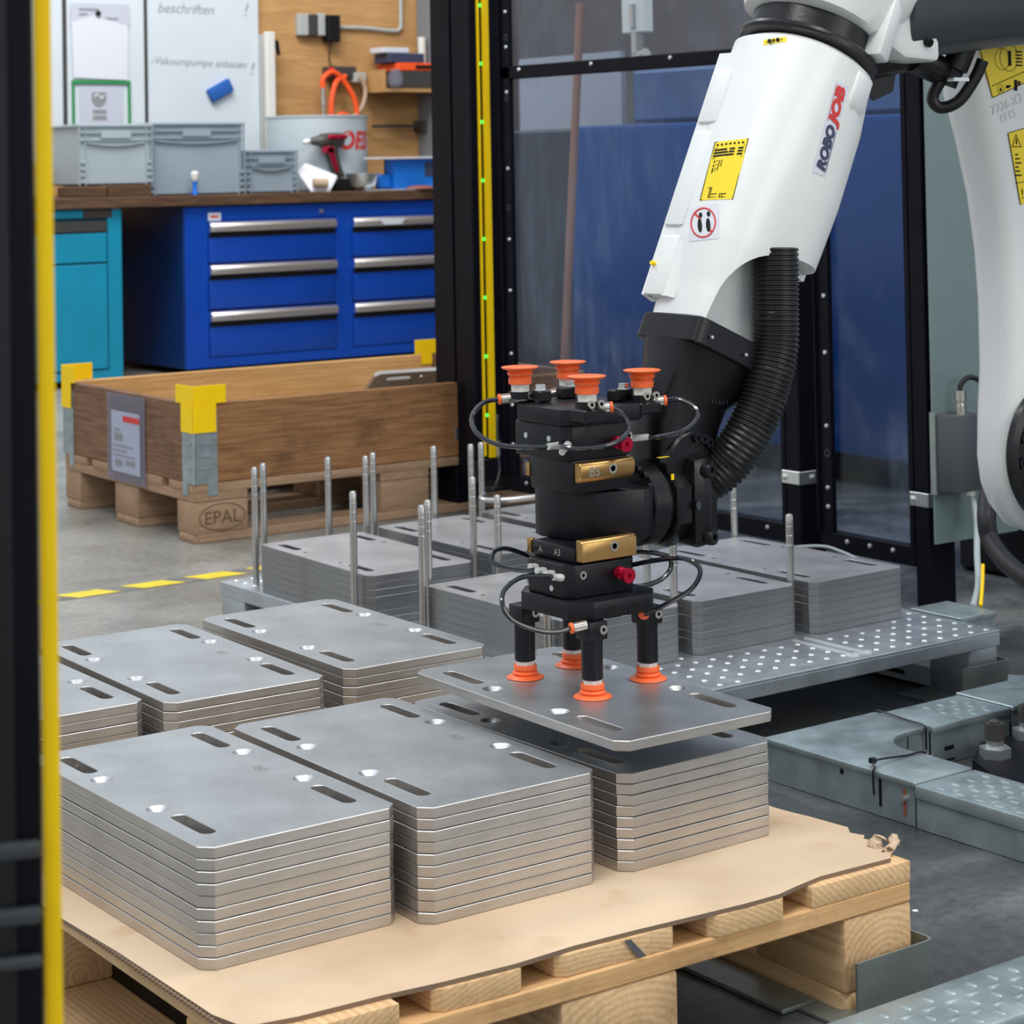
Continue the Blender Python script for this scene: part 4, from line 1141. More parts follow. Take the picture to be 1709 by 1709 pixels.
part('printed_line', MB().box(4.30, 4.40, 9.3125, 9.3135, 1.672, 1.677).box(4.30, 4.345, 9.3125, 9.3135, 1.65, 1.654).box(4.43, 4.50, 9.3125, 9.3135, 1.632, 1.636), 'grint', sh)
part('magnet', MB().cyl((4.395, 9.313, 1.655), (4.395, 9.302, 1.655), .012, seg=14), 'ink', sh)
gf = empty('green_framed_notice', (4.27, 9.31, 1.0), 'green-edged notice with a black shield emblem on the narrow board', 'notice')
m = MB().box(4.262, 4.274, 9.314, 9.322, .98, 1.338).box(4.548, 4.560, 9.314, 9.322, .98, 1.338).box(4.262, 4.560, 9.3135, 9.322, 1.325, 1.34)
part('frame', m, 'green', gf)
part('sheet', MB().box(4.30, 4.52, 9.319, 9.320, .98, 1.31), 'paper2', gf)
m = MB().prism([(4.362, 1.285), (4.434, 1.285), (4.436, 1.245), (4.42, 1.222), (4.398, 1.212), (4.376, 1.222), (4.360, 1.245)], 9.3175, 9.3185, 'Y')
m.box(4.366, 4.436, 9.3175, 9.3185, 1.185, 1.203).box(4.366, 4.436, 9.3175, 9.3185, 1.155, 1.176)
part('emblem', m, 'grint', gf)
m = MB().tube([(4.376, 9.317, 1.262), (4.39, 9.317, 1.275), (4.408, 9.317, 1.255), (4.422, 9.317, 1.268)], .0035, 6)
part('emblem_stroke', m, 'paper', gf)
m = MB()
for cx in (4.372, 4.435):
    ra = [Vector((cx + .027 * math.cos(q * PI / 10), 9.3178, 1.11 + .027 * math.sin(q * PI / 10))) for q in range(20)]
    rb = [Vector((cx + .024 * math.cos(q * PI / 10), 9.3178, 1.11 + .024 * math.sin(q * PI / 10))) for q in range(20)]
    m.rings([ra, rb], 0, cap=False)
part('ring_symbol', m, 'redp', gf, smooth=0)
EM = Matrix.Translation((5.035, 9.31, 1.297)) @ Matrix.Rotation(-0.47, 4, 'Y')
m = MB().box(-.066, .066, -.014, .014, -.034, .034).bevel(0.007, 2)
o = link('board_eraser', mesh_of(m, 'board_eraser', 'eraser'), None, EM)
tag(o, 'blue felt board eraser stuck slanting on the wide white board', 'eraser')

# wall fittings
sk = empty('wall_socket', (5.51, 9.35, 1.57), 'grey wall socket with a black plug-in power supply on the wooden wall', 'socket')
part('housing', MB().box(5.488, 5.560, 9.315, 9.358, 1.575, 1.685).bevel(0.004), 'socket', sk)
part('insert', MB().box(5.540, 5.598, 9.312, 9.356, 1.575, 1.682).bevel(0.003), 'frame', sk)
part('cover', MB().box(5.598, 5.640, 9.312, 9.358, 1.575, 1.688).bevel(0.004), 'socket', sk)
part('power_supply', MB().box(5.645, 5.715, 9.29, 9.358, 1.545, 1.680).bevel(0.004), 'ink', sk)
part('cord', MB().tube([(5.68, 9.33, 1.55), (5.675, 9.34, 1.46), (5.69, 9.34, 1.40), (5.68, 9.34, 1.32), (5.70, 9.34, 1.24)], .0035, 6), 'ink', sk)
part('cord_switch', MB().box(5.682, 5.700, 9.33, 9.35, 1.375, 1.425), 'ink', sk)
m = MB().tube([(5.735, 9.345, 1.622), (5.90, 9.345, 1.622), (6.05, 9.345, 1.612), (6.105, 9.345, 1.622), (6.115, 9.345, 1.70), (6.115, 9.345, 2.2)], .010, 10)
thing('conduit_pipe', m, 'socket', 'light grey conduit bending upward beside the wall socket', 'pipe')
sp = empty('white_profile', (5.30, 9.28, .9), 'upright white rail with a small black lever between board and drum', 'rail')
part('bar', MB().box(5.272, 5.318, 9.26, 9.30, .802, 1.585).bevel(0.004), 'wplast', sp)
part('back_bar', MB().box(5.262, 5.271, 9.30, 9.35, .802, 1.575), 'socket', sp)
part('lever', MB().prism([(5.326, 1.545), (5.342, 1.545), (5.352, 1.47), (5.343, 1.47)], 9.27, 9.29, 'Y'), 'ink', sp)

shf = thing('wall_shelf', MB().box(5.87, 6.21, 9.14, 9.355, 1.288, 1.305).box(5.87, 5.885, 9.14, 9.355, 1.305, 1.40), 'wallwood', 'short wooden wall shelf under the orange and grey case', 'shelf', org=(5.87, 9.14, 1.288))
oc = empty('tool_case', (5.99, 9.14, 1.306), 'orange and grey case on the wooden wall shelf', 'case')
part('body', MB().box(5.985, 6.205, 9.15, 9.34, 1.306, 1.395).bevel(0.004), 'frame', oc)
part('lid', MB().box(5.965, 6.207, 9.148, 9.342, 1.396, 1.436).bevel(0.004), 'orange2', oc)
part('lid_print', MB().box(6.07, 6.17, 9.1465, 9.1475, 1.405, 1.425), 'ink', oc)
bb = thing('blue_box', MB().box(5.93, 6.14, 9.17, 9.32, 1.438, 1.486).bevel(0.003), 'navy', 'flat dark blue box on top of the orange case', 'box')
thing('white_box', MB().box(5.90, 6.06, 9.19, 9.31, 1.488, 1.515).bevel(0.003), 'paper', 'small white packet lying on the dark blue box', 'box')
thing('white_tube', MB().cyl((6.178, 9.25, 1.438), (6.178, 9.25, 1.575), .021, seg=16), 'wplast', 'white upright tube standing beside the dark blue box', 'tube')
thing('glass_jar', MB().lathe([(.02, 0), (.036, .012), (.04, .05), (.03, .08), (.02, .09)], (5.915, 9.10, 1.31), (5.915, 9.10, 2), 16), 'film', 'clear jar standing at the left end of the wall shelf', 'jar')
vu = empty('air_unit', (5.72, 9.30, 1.33), 'small dark air unit mounted on the wooden wall above the orange hose', 'air unit')
part('manifold', MB().box(5.64, 5.80, 9.28, 9.355, 1.365, 1.42).bevel(0.004), 'frame', vu)
part('gauge', MB().box(5.78, 5.85, 9.27, 9.355, 1.34, 1.39).bevel(0.003), 'socket', vu)
part('red_mark', MB().box(5.635, 5.665, 9.276, 9.28, 1.39, 1.415), 'redp', vu)
m = MB().tube([(5.58, 9.25, 1.31), (5.585, 9.25, 1.36), (5.64, 9.25, 1.39), (5.70, 9.25, 1.35), (5.76, 9.24, 1.25), (5.775, 9.24, 1.14)], .013, 10)
m.tube([(5.72, 9.26, 1.37), (5.66, 9.25, 1.34), (5.625, 9.24, 1.25), (5.62, 9.24, 1.13)], .013, 10)
m.tube([(5.63, 9.23, 1.155), (5.68, 9.23, 1.180), (5.75, 9.23, 1.155)], .011, 8)
oh = empty('orange_hose', (5.75, 9.24, 1.12), 'bright orange air hose looping above the white drum', 'hose')
part('loop', m, 'orange2', oh)
part('coupling', MB().lathe([(.012, 0), (.012, .04), (.015, .042), (.015, .09), (.010, .092), (.010, .14)], (5.58, 9.25, 1.31), (5.585, 9.25, 1.0), 12), 'fit', oh)
m = MB().tube([(5.80, 9.25, 1.37), (5.83, 9.25, 1.30), (5.80, 9.24, 1.21), (5.72, 9.24, 1.14)], .011, 8)
thing('clear_hose', m, 'tan', 'beige translucent hose hanging from the air unit beside the orange hose', 'hose')
thing('iron_bar', MB().cyl((5.90, 9.30, 1.118), (6.21, 9.30, 1.118), .008, seg=8).box(6.19, 6.215, 9.27, 9.355, 1.09, 1.145), 'frame', 'dark metal bar on the wall right of the white drum', 'bar')
dr = empty('drum', (5.62, 9.0, .80), 'large white drum with red letters on the worktop behind the cordless drill', 'drum')
part('barrel', MB().lathe([(.238, 0), (.243, .006), (.243, .349), (.248, .352), (.248, .360), (.240, .360), (.240, .02), (.0, .02)], (5.385, 8.99, .801), (5.385, 8.99, 2), 56, cap=False), 'drum', dr)
m = MB()
vs, fs = text2d('OES', .118, shear=0.2, offset=0.005, spacing=1.05)
def on_drum(a, b):
    th_ = -PI / 2 - DA + 0.50 + a / .2445
    return (5.385 + .2445 * math.cos(th_), 8.99 + .2445 * math.sin(th_), 1.035 + b)
m.faces([on_drum(a, b) for a, b in vs], fs)
part('lettering', m, 'redp', dr, smooth=0)
n0_ = len(bpy.data.objects)
dl = empty('cordless_drill', (5.36, 8.70, .80), 'red and black cordless drill standing on the worktop', 'drill')
m = MB().lathe([(.012, 0), (.020, .02), (.026, .05), (.034, .06), (.036, .12), (.033, .165), (.02, .175)], (5.255, 8.75, 1.036), (5.50, 8.72, 1.046), 16)
part('motor_body', m, 'frame', dl)
part('chuck', MB().lathe([(.006, 0), (.014, .01), (.016, .03), (.010, .035)], (5.222, 8.752, 1.034), (5.5, 8.72, 1.046), 12), 'zinc', dl)
part('red_shell', MB().box(5.33, 5.43, 8.69, 8.715, 1.045, 1.066).bevel(0.004).box(5.315, 5.36, 8.70, 8.74, .98, 1.01).bevel(0.002), 'red', dl)
m = MB(); m.rings([[Vector((x + dx, 8.73 + dy, z)) for dx, dy in ((-w_, -.02), (w_, -.02), (w_, .02), (-w_, .02))] for x, z, w_ in ((5.36, 1.015, .032), (5.365, .97, .026), (5.385, .91, .022), (5.40, .865, .026))])
part('grip', m.bevel(0.004), 'frame', dl)
part('grip_stripe', MB().prism([(5.325, 1.0), (5.352, 1.005), (5.368, .95), (5.385, .89), (5.37, .89), (5.345, .945)], 8.7, 8.708, 'Y'), 'red', dl)
part('battery', MB().prism([(5.30, .803), (5.46, .803), (5.455, .855), (5.365, .862)], 8.67, 8.76, 'Y').bevel(0.005), 'ink', dl)
dl.matrix_basis = Matrix.Translation((5.30, 8.69, .80))
thing('steel_bowl', MB().lathe([(.035, 0), (.062, .02), (.080, .08), (.0785, .08), (.060, .022), (.0, .006)], (5.435, 8.66, .801), (5.435, 8.66, 2), 28, cap=False), 'zinc', 'shallow steel bowl on the worktop right of the cordless drill', 'bowl')
m = MB().rings([[Vector(p_) for p_ in ((5.115, 8.60, .803), (5.205, 8.58, .80), (5.27, 8.62, .865), (5.18, 8.75, .925), (5.115, 8.72, .89))],
                [Vector(p_) for p_ in ((5.115, 8.605, .812), (5.205, 8.585, .81), (5.27, 8.625, .875), (5.18, 8.755, .935), (5.115, 8.725, .90))]])
thing('white_cloth', m, 'paper', 'crumpled white cloth on the worktop beside the small grey bin', 'cloth', smooth=0)
thing('roll', MB().cyl((5.12, 8.585, .842), (5.185, 8.565, .838), .022, seg=14), 'tan', 'small beige roll lying on the white cloth', 'roll')
bl = empty('blue_tray', (5.60, 8.65, .80), 'bright blue open plastic tray on the right of the worktop', 'tray')
m = MB().box(5.525, 5.60, 8.66, 8.70, .802, .875).bevel(0.01).box(5.60, 5.95, 8.64, 8.65, .802, .945).box(5.60, 5.61, 8.65, 8.73, .802, .945).box(5.60, 5.95, 8.72, 8.73, .802, .945)
part('body', m, 'blue3', bl)
part('opening', MB().box(5.775, 5.95, 8.638, 8.6395, .86, .93), 'navy', bl)
thing('paper_sheet', MB().box(5.49, 5.97, 8.61, 8.74, .947, .955).bevel(0.002), 'paper', 'white paper lying on top of the bright blue tray', 'paper')
thing('paper_sheet', MB().box(5.42, 5.97, 8.56, 8.63, .8005, .803), 'paper', 'white paper lying at the front edge of the worktop below the blue tray', 'paper')
thing('brown_rag', MB().lathe([(.07, 0), (.06, .01), (.02, .014)], (5.72, 8.595, .804), (5.72, 8.595, 2), 12), 'rust', 'small brown rag lying on the paper at the worktop edge', 'rag')
pn = empty('column_notice', (6.38, 9.09, 1.1), 'white notice pinned on the grey column', 'notice')
part('sheet', MB().prism([(6.225, 1.50), (6.31, 1.50), (6.31, 1.145), (6.245, 1.148)], 9.094, 9.096, 'Y'), 'paper', pn)
part('print', MB().box(6.262, 6.30, 9.092, 9.0935, 1.22, 1.47), 'grint', pn)

# ------------------------------------------------------------------ robot
rb = empty('industrial_robot', (2.66, 2.08, 0), 'white industrial robot arm with black wrist reaching in from the right', 'robot arm')
FO, FE, FD = Vector((1.967, 2.04, 1.058)), Vector((.909, 0, -.416)), Vector((-.416, 0, -.909))
def FA(e, t, y):
    return FO + FE * e + FD * t + Vector((0, y, 0))
def sec(t, ec, a, b, n, yc=0.0, N=48):
    out = []
    for i in range(N):
        q = 2 * PI * i / N
        c, s_ = math.cos(q), math.sin(q)
        out.append(FA(ec + a * math.copysign(abs(c) ** (2 / n), c), t, yc + b * math.copysign(abs(s_) ** (2 / n), s_)))
    return out
def lerp_secs(keys, k=5):
    out = []
    for A, B in zip(keys[:-1], keys[1:]):
        for i in range(k):
            f = i / k; f2 = f * f * (3 - 2 * f) * .5 + f * .5
            out.append(sec(*[a + (b - a) * f2 for a, b in zip(A, B)]))
    out.append(sec(*keys[-1]))
    return out
shell = MB().rings(lerp_secs([(.018, 0, .076, .078, 2.2), (.026, 0, .088, .088, 2.3), (.10, .003, .093, .085, 2.6), (.20, .002, .0945, .079, 2.9), (.30, .0, .0895, .071, 3.2), (.36, .003, .084, .064, 3.8), (.404, .004, .082, .058, 5)], 5))
sh_o = link('forearm', mesh_of(shell, 'forearm', 'white', 40), rb)
# cut the hose recess
cut = MB()
arch = [(-.068, .44), (-.067, .385), (-.060, .345), (-.040, .315), (-.005, .295), (.040, .286), (.080, .284), (.12, .288)]
arch = arch
ar_ = [(.16, .44)] + [(p_.x, p_.y) for p_ in spline([(e, t, 0) for e, t in arch], 4)] ; arch = ar_
r0 = [FA(e, t, -.20) for e, t in arch]; r1 = [FA(e, t, -.026) for e, t in arch]
cut.rings([r0, r1])
cut2 = MB()
arch2 = [(.036, .43), (.036, .300), (.06, .292), (.15, .300), (.15, .43)]
cut2.rings([[FA(e, t, -.2) for e, t in arch2], [FA(e, t, .2) for e, t in arch2]])
tmps = []
for c in (cut, cut2):
    co = link('cutter', mesh_of(c, 'cutter', 'white', 0))
    md = sh_o.modifiers.new('cut', 'BOOLEAN'); md.operation = 'DIFFERENCE'; md.object = co; md.solver = 'EXACT'
    tmps.append(co)
bpy.context.view_layer.update()
dg = bpy.context.evaluated_depsgraph_get()
newme = bpy.data.meshes.new_from_object(sh_o.evaluated_get(dg))
sh_o.modifiers.clear(); sh_o.data = newme
newme.materials.clear(); newme.materials.append(Mt['white'])
newme.polygons.foreach_set('use_smooth', [True] * len(newme.polygons)); newme.set_sharp_from_angle(angle=math.radians(38))
for c in tmps: bpy.data.objects.remove(c)
tb = bmesh.new(); tb.from_mesh(newme)
bvh = BVHTree.FromBMesh(tb)
VD = Vector((.60, .79, -.10)).normalized()
def onarm(x, z, off=0.0006):
    """a sticker point: dropped on to the forearm surface"""
    p_ = Vector((x, 2.04, z)) - VD * 1.0
    h = bvh.ray_cast(p_, VD)
    if h[0] is None: return Vector((x, 1.96, z))
    nrm = h[1]
    if nrm.dot(VD) > 0: nrm = -nrm
    return h[0] + nrm * off
def sticker(name, quad, mats, off=0.0005, nu=8, nv=8, label=None, poly=None):
    """grid between 4 corners (x, z) laid on the forearm"""
    A, B, C, D = [Vector((q[0], q[1])) for q in quad]
    m = MB(); vs = []; fs = []
    for i in range(nu + 1):
        for j in range(nv + 1):
            a, b = i / nu, j / nv
            p_ = (A * (1 - a) + B * a) * (1 - b) + (D * (1 - a) + C * a) * b
            vs.append(onarm(p_.x, p_.y, off))
    for i in range(nu):
        for j in range(nv):
            k = i * (nv + 1) + j
            fs.append((k, k + 1, k + nv + 2, k + nv + 1))
    m.faces(vs, fs)
    return part(name, m, mats, rb, label=label, smooth=60)
def armtext(m, s, size, o, ex, ey, mi=0, off=.0012, **k):
    vs, fs = text2d(s, size, **k)
    o, ex, ey = Vector(o), Vector(ex), Vector(ey)
    m.faces([onarm(*(o + ex * a + ey * b), off) for a, b in vs], fs, mi)
def armpoly(m, pts, mi=0, off=.0012):
    m.faces([onarm(x, z, off) for x, z in pts], [tuple(range(len(pts)))], mi)
# yellow rating label
q = [(1.804, .934), (1.853, .931), (1.824, .856), (1.776, .861)]
sticker('rating_label', q, 'ylab', label='yellow label with printed table')
def ql(a, b, qq=q):
    A, B, C, D = [Vector(p_) for p_ in qq]
    p_ = (A * (1 - a) + B * a) * (1 - b) + (D * (1 - a) + C * a) * b
    return (p_.x, p_.y)
m = MB()
def bar(a0, a1, b0, b1, qq=q, mi=0):
    armpoly(m, [ql(a0, b0, qq), ql(a1, b0, qq), ql(a1, b1, qq), ql(a0, b1, qq)], mi)
for a in ((0, 1, 0, .012), (0, 1, .988, 1), (0, .02, .012, .988), (.98, 1, .012, .988)): bar(*a)
for i in range(7): bar(.08 + i * .125, .14 + i * .125, .045, .075)
bar(.05, .95, .11, .118); bar(.05, .95, .29, .298)
for r_i in range(3):
    z0 = .135 + r_i * .05
    bar(.05, .42 + .05 * r_i, z0, z0 + .03); bar(.5, .66, z0, z0 + .028); bar(.76, .92, z0, z0 + .028)
for b0 in (.33, .40, .46, .50): bar(.13, .16, b0, b0 + .04); bar(.20, .24, b0, b0 + .012)
bar(.28, .30, .33, .5); bar(.35, .37, .33, .44)
for a0 in (.22, .26, .55, .62): bar(a0, a0 + .02, .80 if a0 < .3 else .9, .97)
bar(.30, .75, .90, .915); bar(.30, .75, .955, .965); bar(.16, .28, .79, .80)
part('label_print', m, 'ink', rb, smooth=0)
# no-step sign
CX, CZ = 1.779, .8315
sticker('no_step_sign', [(CX - .021, CZ + .023), (CX + .023, CZ + .021), (CX + .021, CZ - .023), (CX - .023, CZ - .021)], 'paper', label='white no-step sign with red ring')
m = MB(); N_ = 32
R1 = [onarm(CX + .0185 * math.cos(2 * PI * i / N_), CZ + .0195 * math.sin(2 * PI * i / N_), .0012) for i in range(N_)]
R2 = [onarm(CX + .0165 * math.cos(2 * PI * i / N_), CZ + .0175 * math.sin(2 * PI * i / N_), .0012) for i in range(N_)]
m.rings([R1, R2], 0, cap=False)
armpoly(m, [(CX - .0125, CZ + .0135), (CX - .0105, CZ + .015), (CX + .0125, CZ - .0125), (CX + .0105, CZ - .014)], 0, .0016)
for (ox, oz, s_) in ((-.005, -.003, 1), (.007, -.004, -1)):
    armpoly(m, [(CX + ox + .0032 * math.cos(a) + .001 * s_ * 0, CZ + oz + .009 * math.sin(a)) for a in [2 * PI * i / 12 for i in range(12)]], 1)
for (ox, oz) in ((-.003, .010), (.0085, .010)):
    armpoly(m, [(CX + ox + .0026 * math.cos(a), CZ + oz + .0035 * math.sin(a)) for a in [2 * PI * i / 10 for i in range(10)]], 1)
part('no_step_print', m, ['redp', 'ink'], rb, smooth=0)
# axis label
sticker('axis_label', [(1.886, 1.060), (1.921, 1.059), (1.920, 1.052), (1.885, 1.053)], 'ylab', nu=4, nv=2)
m = MB(); armtext(m, '-\u25CFJ4\u25CF+', .0075, (1.889, 1.0562), (1, -.03), (0, 1))
armtext(m, '- J4 +', .0085, (1.8895, 1.0562), (1.1, -.03), (0, 1))
part('axis_print', m, 'ink', rb, smooth=0)
# ROBOJOB logo along the arm, reading upward
q = [(1.953, .884), (1.9965, .997), (2.0185, .991), (1.975, .878)]
sticker('logo_sticker', q, mat('sticker_lilac_white', (.66, .68, .78), .35), label='long white logo sticker')
m = MB()
ex = Vector((.0435, .113)).normalized(); ey = Vector((-.95, .27)).normalized()
for s, mi, o in (('ROBO', 0, .004), ('JOB', 1, .066)):
    vs, fs = text2d(s, .0185, shear=.25, offset=.0011, spacing=1.0)
    w = max(a for a, b in vs); k = (.060 if mi == 0 else .050) / w
    o0 = Vector((1.9650, .8815)) + ex * o
    m.faces([onarm(*(o0 + ex * (a * k) + ey * (b * 1.08)), .0012) for a, b in vs], fs, mi)
for (a0, a1, b0, mi) in ((.004, .058, -.0092, 0), (.068, .116, .0092, 1)):
    o0 = Vector((1.9650, .8815))
    armpoly(m, [tuple(o0 + ex * a + ey * b) for a, b in ((a0, b0), (a1, b0), (a1, b0 + .001), (a0, b0 + .001))], mi)
part('logo_lettering', m, ['navy', 'redp'], rb, smooth=0)

# side cover along the arm's far left edge
m = MB()
for t0, t1 in ((.072, .150), (.158, .292), (.300, .385)):
    ea = -.0925 if t0 < .29 else -.090
    pts = [(ea, t0 + .006), (ea, t1), (ea + .03, t1), (ea + .03, t0), (ea + .008, t0)]
    mm = MB().rings([[FA(e, t, .020) for e, t in pts], [FA(e, t, .056) for e, t in pts]]); mm.bevel(.003, 2)
    part('side_cover', mm, 'white', rb)
mm = MB().rings([[FA(e, t, y) for e, y in ((-.080, .004), (-.0875, .012), (-.0875, .06), (-.06, .07))] for t in (.05, .15, .30, .385)])
part('cover_base', mm, 'white', rb)
part('yellow_clip', MB().cyl(FA(-.088, .345, .05), FA(-.096, .345, .05), .003, seg=8), 'yellow', rb)
# top end bosses
mm = MB().rings([[FA(e, t, y) for e, y in ((.018, -.090), (.055, -.082), (.058, -.05), (.018, -.05))] for t in (.030, .072)] + [[FA(e, t, y) for e, y in ((.024, -.083), (.050, -.076), (.050, -.05), (.024, -.05))] for t in (.088,)])
part('stop_boss', mm.bevel(.005, 2), 'white', rb)
# black collar with sealing rings
part('collar', MB().lathe([(.080, 0), (.080, .036), (.088, .037), (.090, .042), (.088, .047), (.079, .049)], FA(0, -.034, 0), FA(0, .5, 0), 56), 'blackm', rb)
part('seal_ring', MB().lathe([(.082, 0), (.0915, .003), (.0915, .009), (.082, .012)], FA(.004, .004, 0), FA(.004, .5, 0), 56), 'blackr', rb)
# elbow housing
hs = [sec(-.024, 0, .081, .081, 2.3), sec(-.030, 0, .090, .090, 2.4), sec(-.06, .004, .100, .098, 2.7), sec(-.11, .01, .110, .108, 3), sec(-.24, .01, .115, .115, 3)]
part('elbow_housing', MB().rings(hs), 'white', rb, smooth=40)
m = MB().prism([(1.99, 1.30), (1.99, 1.082), (2.016, 1.062), (2.060, 1.038), (2.125, 1.034), (2.125, 1.30)], 1.955, 2.12, 'Y').bevel(.008, 2)
part('elbow_bracket', m, 'white', rb)
mm = MB().rings([[FA(e, t, y) for e, y in ((.030, -.103), (.058, -.093), (.058, -.055), (.03, -.055))] for t in (-.10, .004)])
part('stop_tab', mm.bevel(.004, 2), 'white', rb)
m = MB()
prof = [(1.944, 1.30), (1.944, 1.090), (1.958, 1.052), (1.985, 1.036), (2.08, 1.036), (2.08, 1.30)]
m.rings([[Vector((2.070 + (1.30 - z) * .04 - .01, y, z)) for y, z in prof], [Vector((2.60, y, z + .055)) for y, z in prof]]).bevel(.004, 2)
part('motor_cover', m, 'dkgrey', rb)
part('cover_screw', MB().cyl((2.098, 1.957, 1.062), (2.098, 1.948, 1.058), .006, seg=12), 'ink', rb)
# cable plugs under the cover
m = MB().cyl((2.135, 2.02, 1.045), (2.215, 2.04, 1.028), .02, seg=16).cyl((2.05, 2.04, 1.035), (2.14, 2.03, 1.045), .026, .020, seg=16)
part('cable_sleeve', m, 'blackr', rb)
part('bracket_plate', MB().prism([(2.052, 1.018), (2.075, 1.022), (2.12, 1.03), (2.112, .998), (2.075, .986), (2.070, .992), (2.052, .996)], 2.03, 2.033, 'Y'), 'blackm', rb)
part('cable_plug', MB().lathe([(.018, 0), (.018, .035), (.014, .037), (.012, .05), (.012, .06)], (2.236, 2.014, 1.062), (2.216, 2.032, 1.0), 16), 'blackr', rb)
part('cable_clamp', MB().box(2.205, 2.235, 2.006, 2.018, 1.012, 1.017), 'zinc', rb)
part('loop_cable', MB().tube([(2.225, 2.022, 1.035), (2.21, 2.036, 1.012), (2.203, 2.044, .99), (2.212, 2.038, .977), (2.232, 2.023, .986), (2.25, 2.009, 1.017), (2.258, 2.001, 1.041)], .0085, 12), 'blackr', rb)

# adapter flange, neck and wrist
mm = MB().rings([sec(.405, .002, .083, .058, 12), sec(.438, .002, .084, .059, 12)]).bevel(.0015)
part('flange', mm, 'black', rb)
for e in (-.06, .0, .055):
    part('flange_screw', MB().cyl(FA(e, .425, -.061), FA(e, .425, -.064), .0022, seg=8), 'zinc', rb)
part('yellow_mark', MB().box(1.838, 1.846, 1.9775, 1.979, .672, .6745), 'yellow', rb)
def oct_(cx, cy, cz, hx, hy, n=3.0, N=32):
    return [Vector((cx + hx * math.copysign(abs(math.cos(q)) ** (2 / n), math.cos(q)), cy + hy * math.copysign(abs(math.sin(q)) ** (2 / n), math.sin(q)), cz)) for q in [2 * PI * i / N for i in range(N)]]
def tilt(ring, c, k):
    return [Vector((p_.x, p_.y, p_.z - (p_.x - c) * k)) for p_ in ring]
nk = [tilt(oct_(1.783, 2.042, .664, .074, .054, 4), 1.783, .44), tilt(oct_(1.768, 2.045, .640, .062, .050, 3.5), 1.768, .4), tilt(oct_(1.744, 2.048, .612, .054, .046), 1.75, .3), tilt(oct_(1.734, 2.05, .585, .052, .046), 1.742, .2),
      tilt(oct_(1.730, 2.05, .560, .050, .044), 1.742, .1), oct_(1.725, 2.05, .53, .045, .044)]
part('wrist_neck', MB().rings(nk), 'blackm', rb, smooth=50)
put = MB(); put_text(put, '11Z11', .011, (1.752, 2.0005, .617), (1, 0, -.12), (0, 0, 1))
part('cast_mark', put, 'dkgrey', rb, smooth=0)
part('wrist_hub', MB().lathe([(.040, 0), (.043, .003), (.043, .07), (.04, .08)], (1.728, 2.004, .540), (1.728, 3, .540), 40), 'blackm', rb)
for k in range(5):
    a = .25 + k * .32
    x_, z_ = 1.728 + .033 * math.cos(a), .540 + .033 * math.sin(a)
    part('hub_screw', MB().lathe([(.0055, 0), (.0055, .005), (.003, .005), (.003, .002)], (x_, 2.004, z_), (x_, 1, z_), 12), 'black', rb)
WC = (2.04, .497)
def xl(name, prof, mats, x0, seg=48, rot=0.0, **k):
    return part(name, MB().lathe(prof, (x0, WC[0], WC[1]), (x0 + 1, WC[0], WC[1]), seg, rot=rot), mats, rb, **k)
xl('tool_flange', [(.030, 0), (.049, 0), (.051, .002), (.051, .024), (.047, .026)], 'blackm', 1.653)
xl('joint_ring', [(.045, 0), (.045, .007)], 'blackr', 1.679)
xl('wrist_front', [(.054, 0), (.0575, .003), (.0575, .020), (.056, .022)], 'blackm', 1.686, seg=8, rot=PI / 8)
m = MB().box(1.7085, 1.744, 1.984, 2.096, .442, .554).bevel(.014, 2); part('wrist_body', m, 'blackm', rb)
part('end_cover', MB().box(1.7445, 1.756, 1.995, 2.085, .455, .545).bevel(.004, 2), 'blackm', rb)
for (x, y, z, dz) in ((1.728, 1.986, .536, 0), (1.730, 1.986, .455, 0), (1.714, 1.984, .495, 0)):
    part('cap_screw', MB().lathe([(.0095, 0), (.0095, .008), (.0085, .010), (.004, .010), (.004, .004)] if z != .495 else [(.0055, 0), (.0055, .0012), (.002, .0012)], (x, y, z), (x + .1, y - .3, z + .02), 14), 'black' if z != .495 else 'dkgrey', rb)
for a in (2.2, 2.75, 3.3):
    y_, z_ = WC[0] - .038 * math.cos(a - PI), WC[1] + .038 * math.sin(a)
for (y_, z_) in ((2.008, .535), (2.0, .522), (2.02, .541)):
    part('flange_bolt', MB().lathe([(.0055, 0), (.0055, .006), (.003, .006), (.003, .003)], (1.653, y_, z_), (1.0, y_, z_), 12), 'black', rb)
part('yellow_label', MB().box(1.672, 1.700, 2.006, 2.010, .5535, .5545), 'ylab', rb)
part('yellow_mark', MB().box(1.681, 1.685, 1.9935, 1.995, .528, .535), 'yellow', rb)

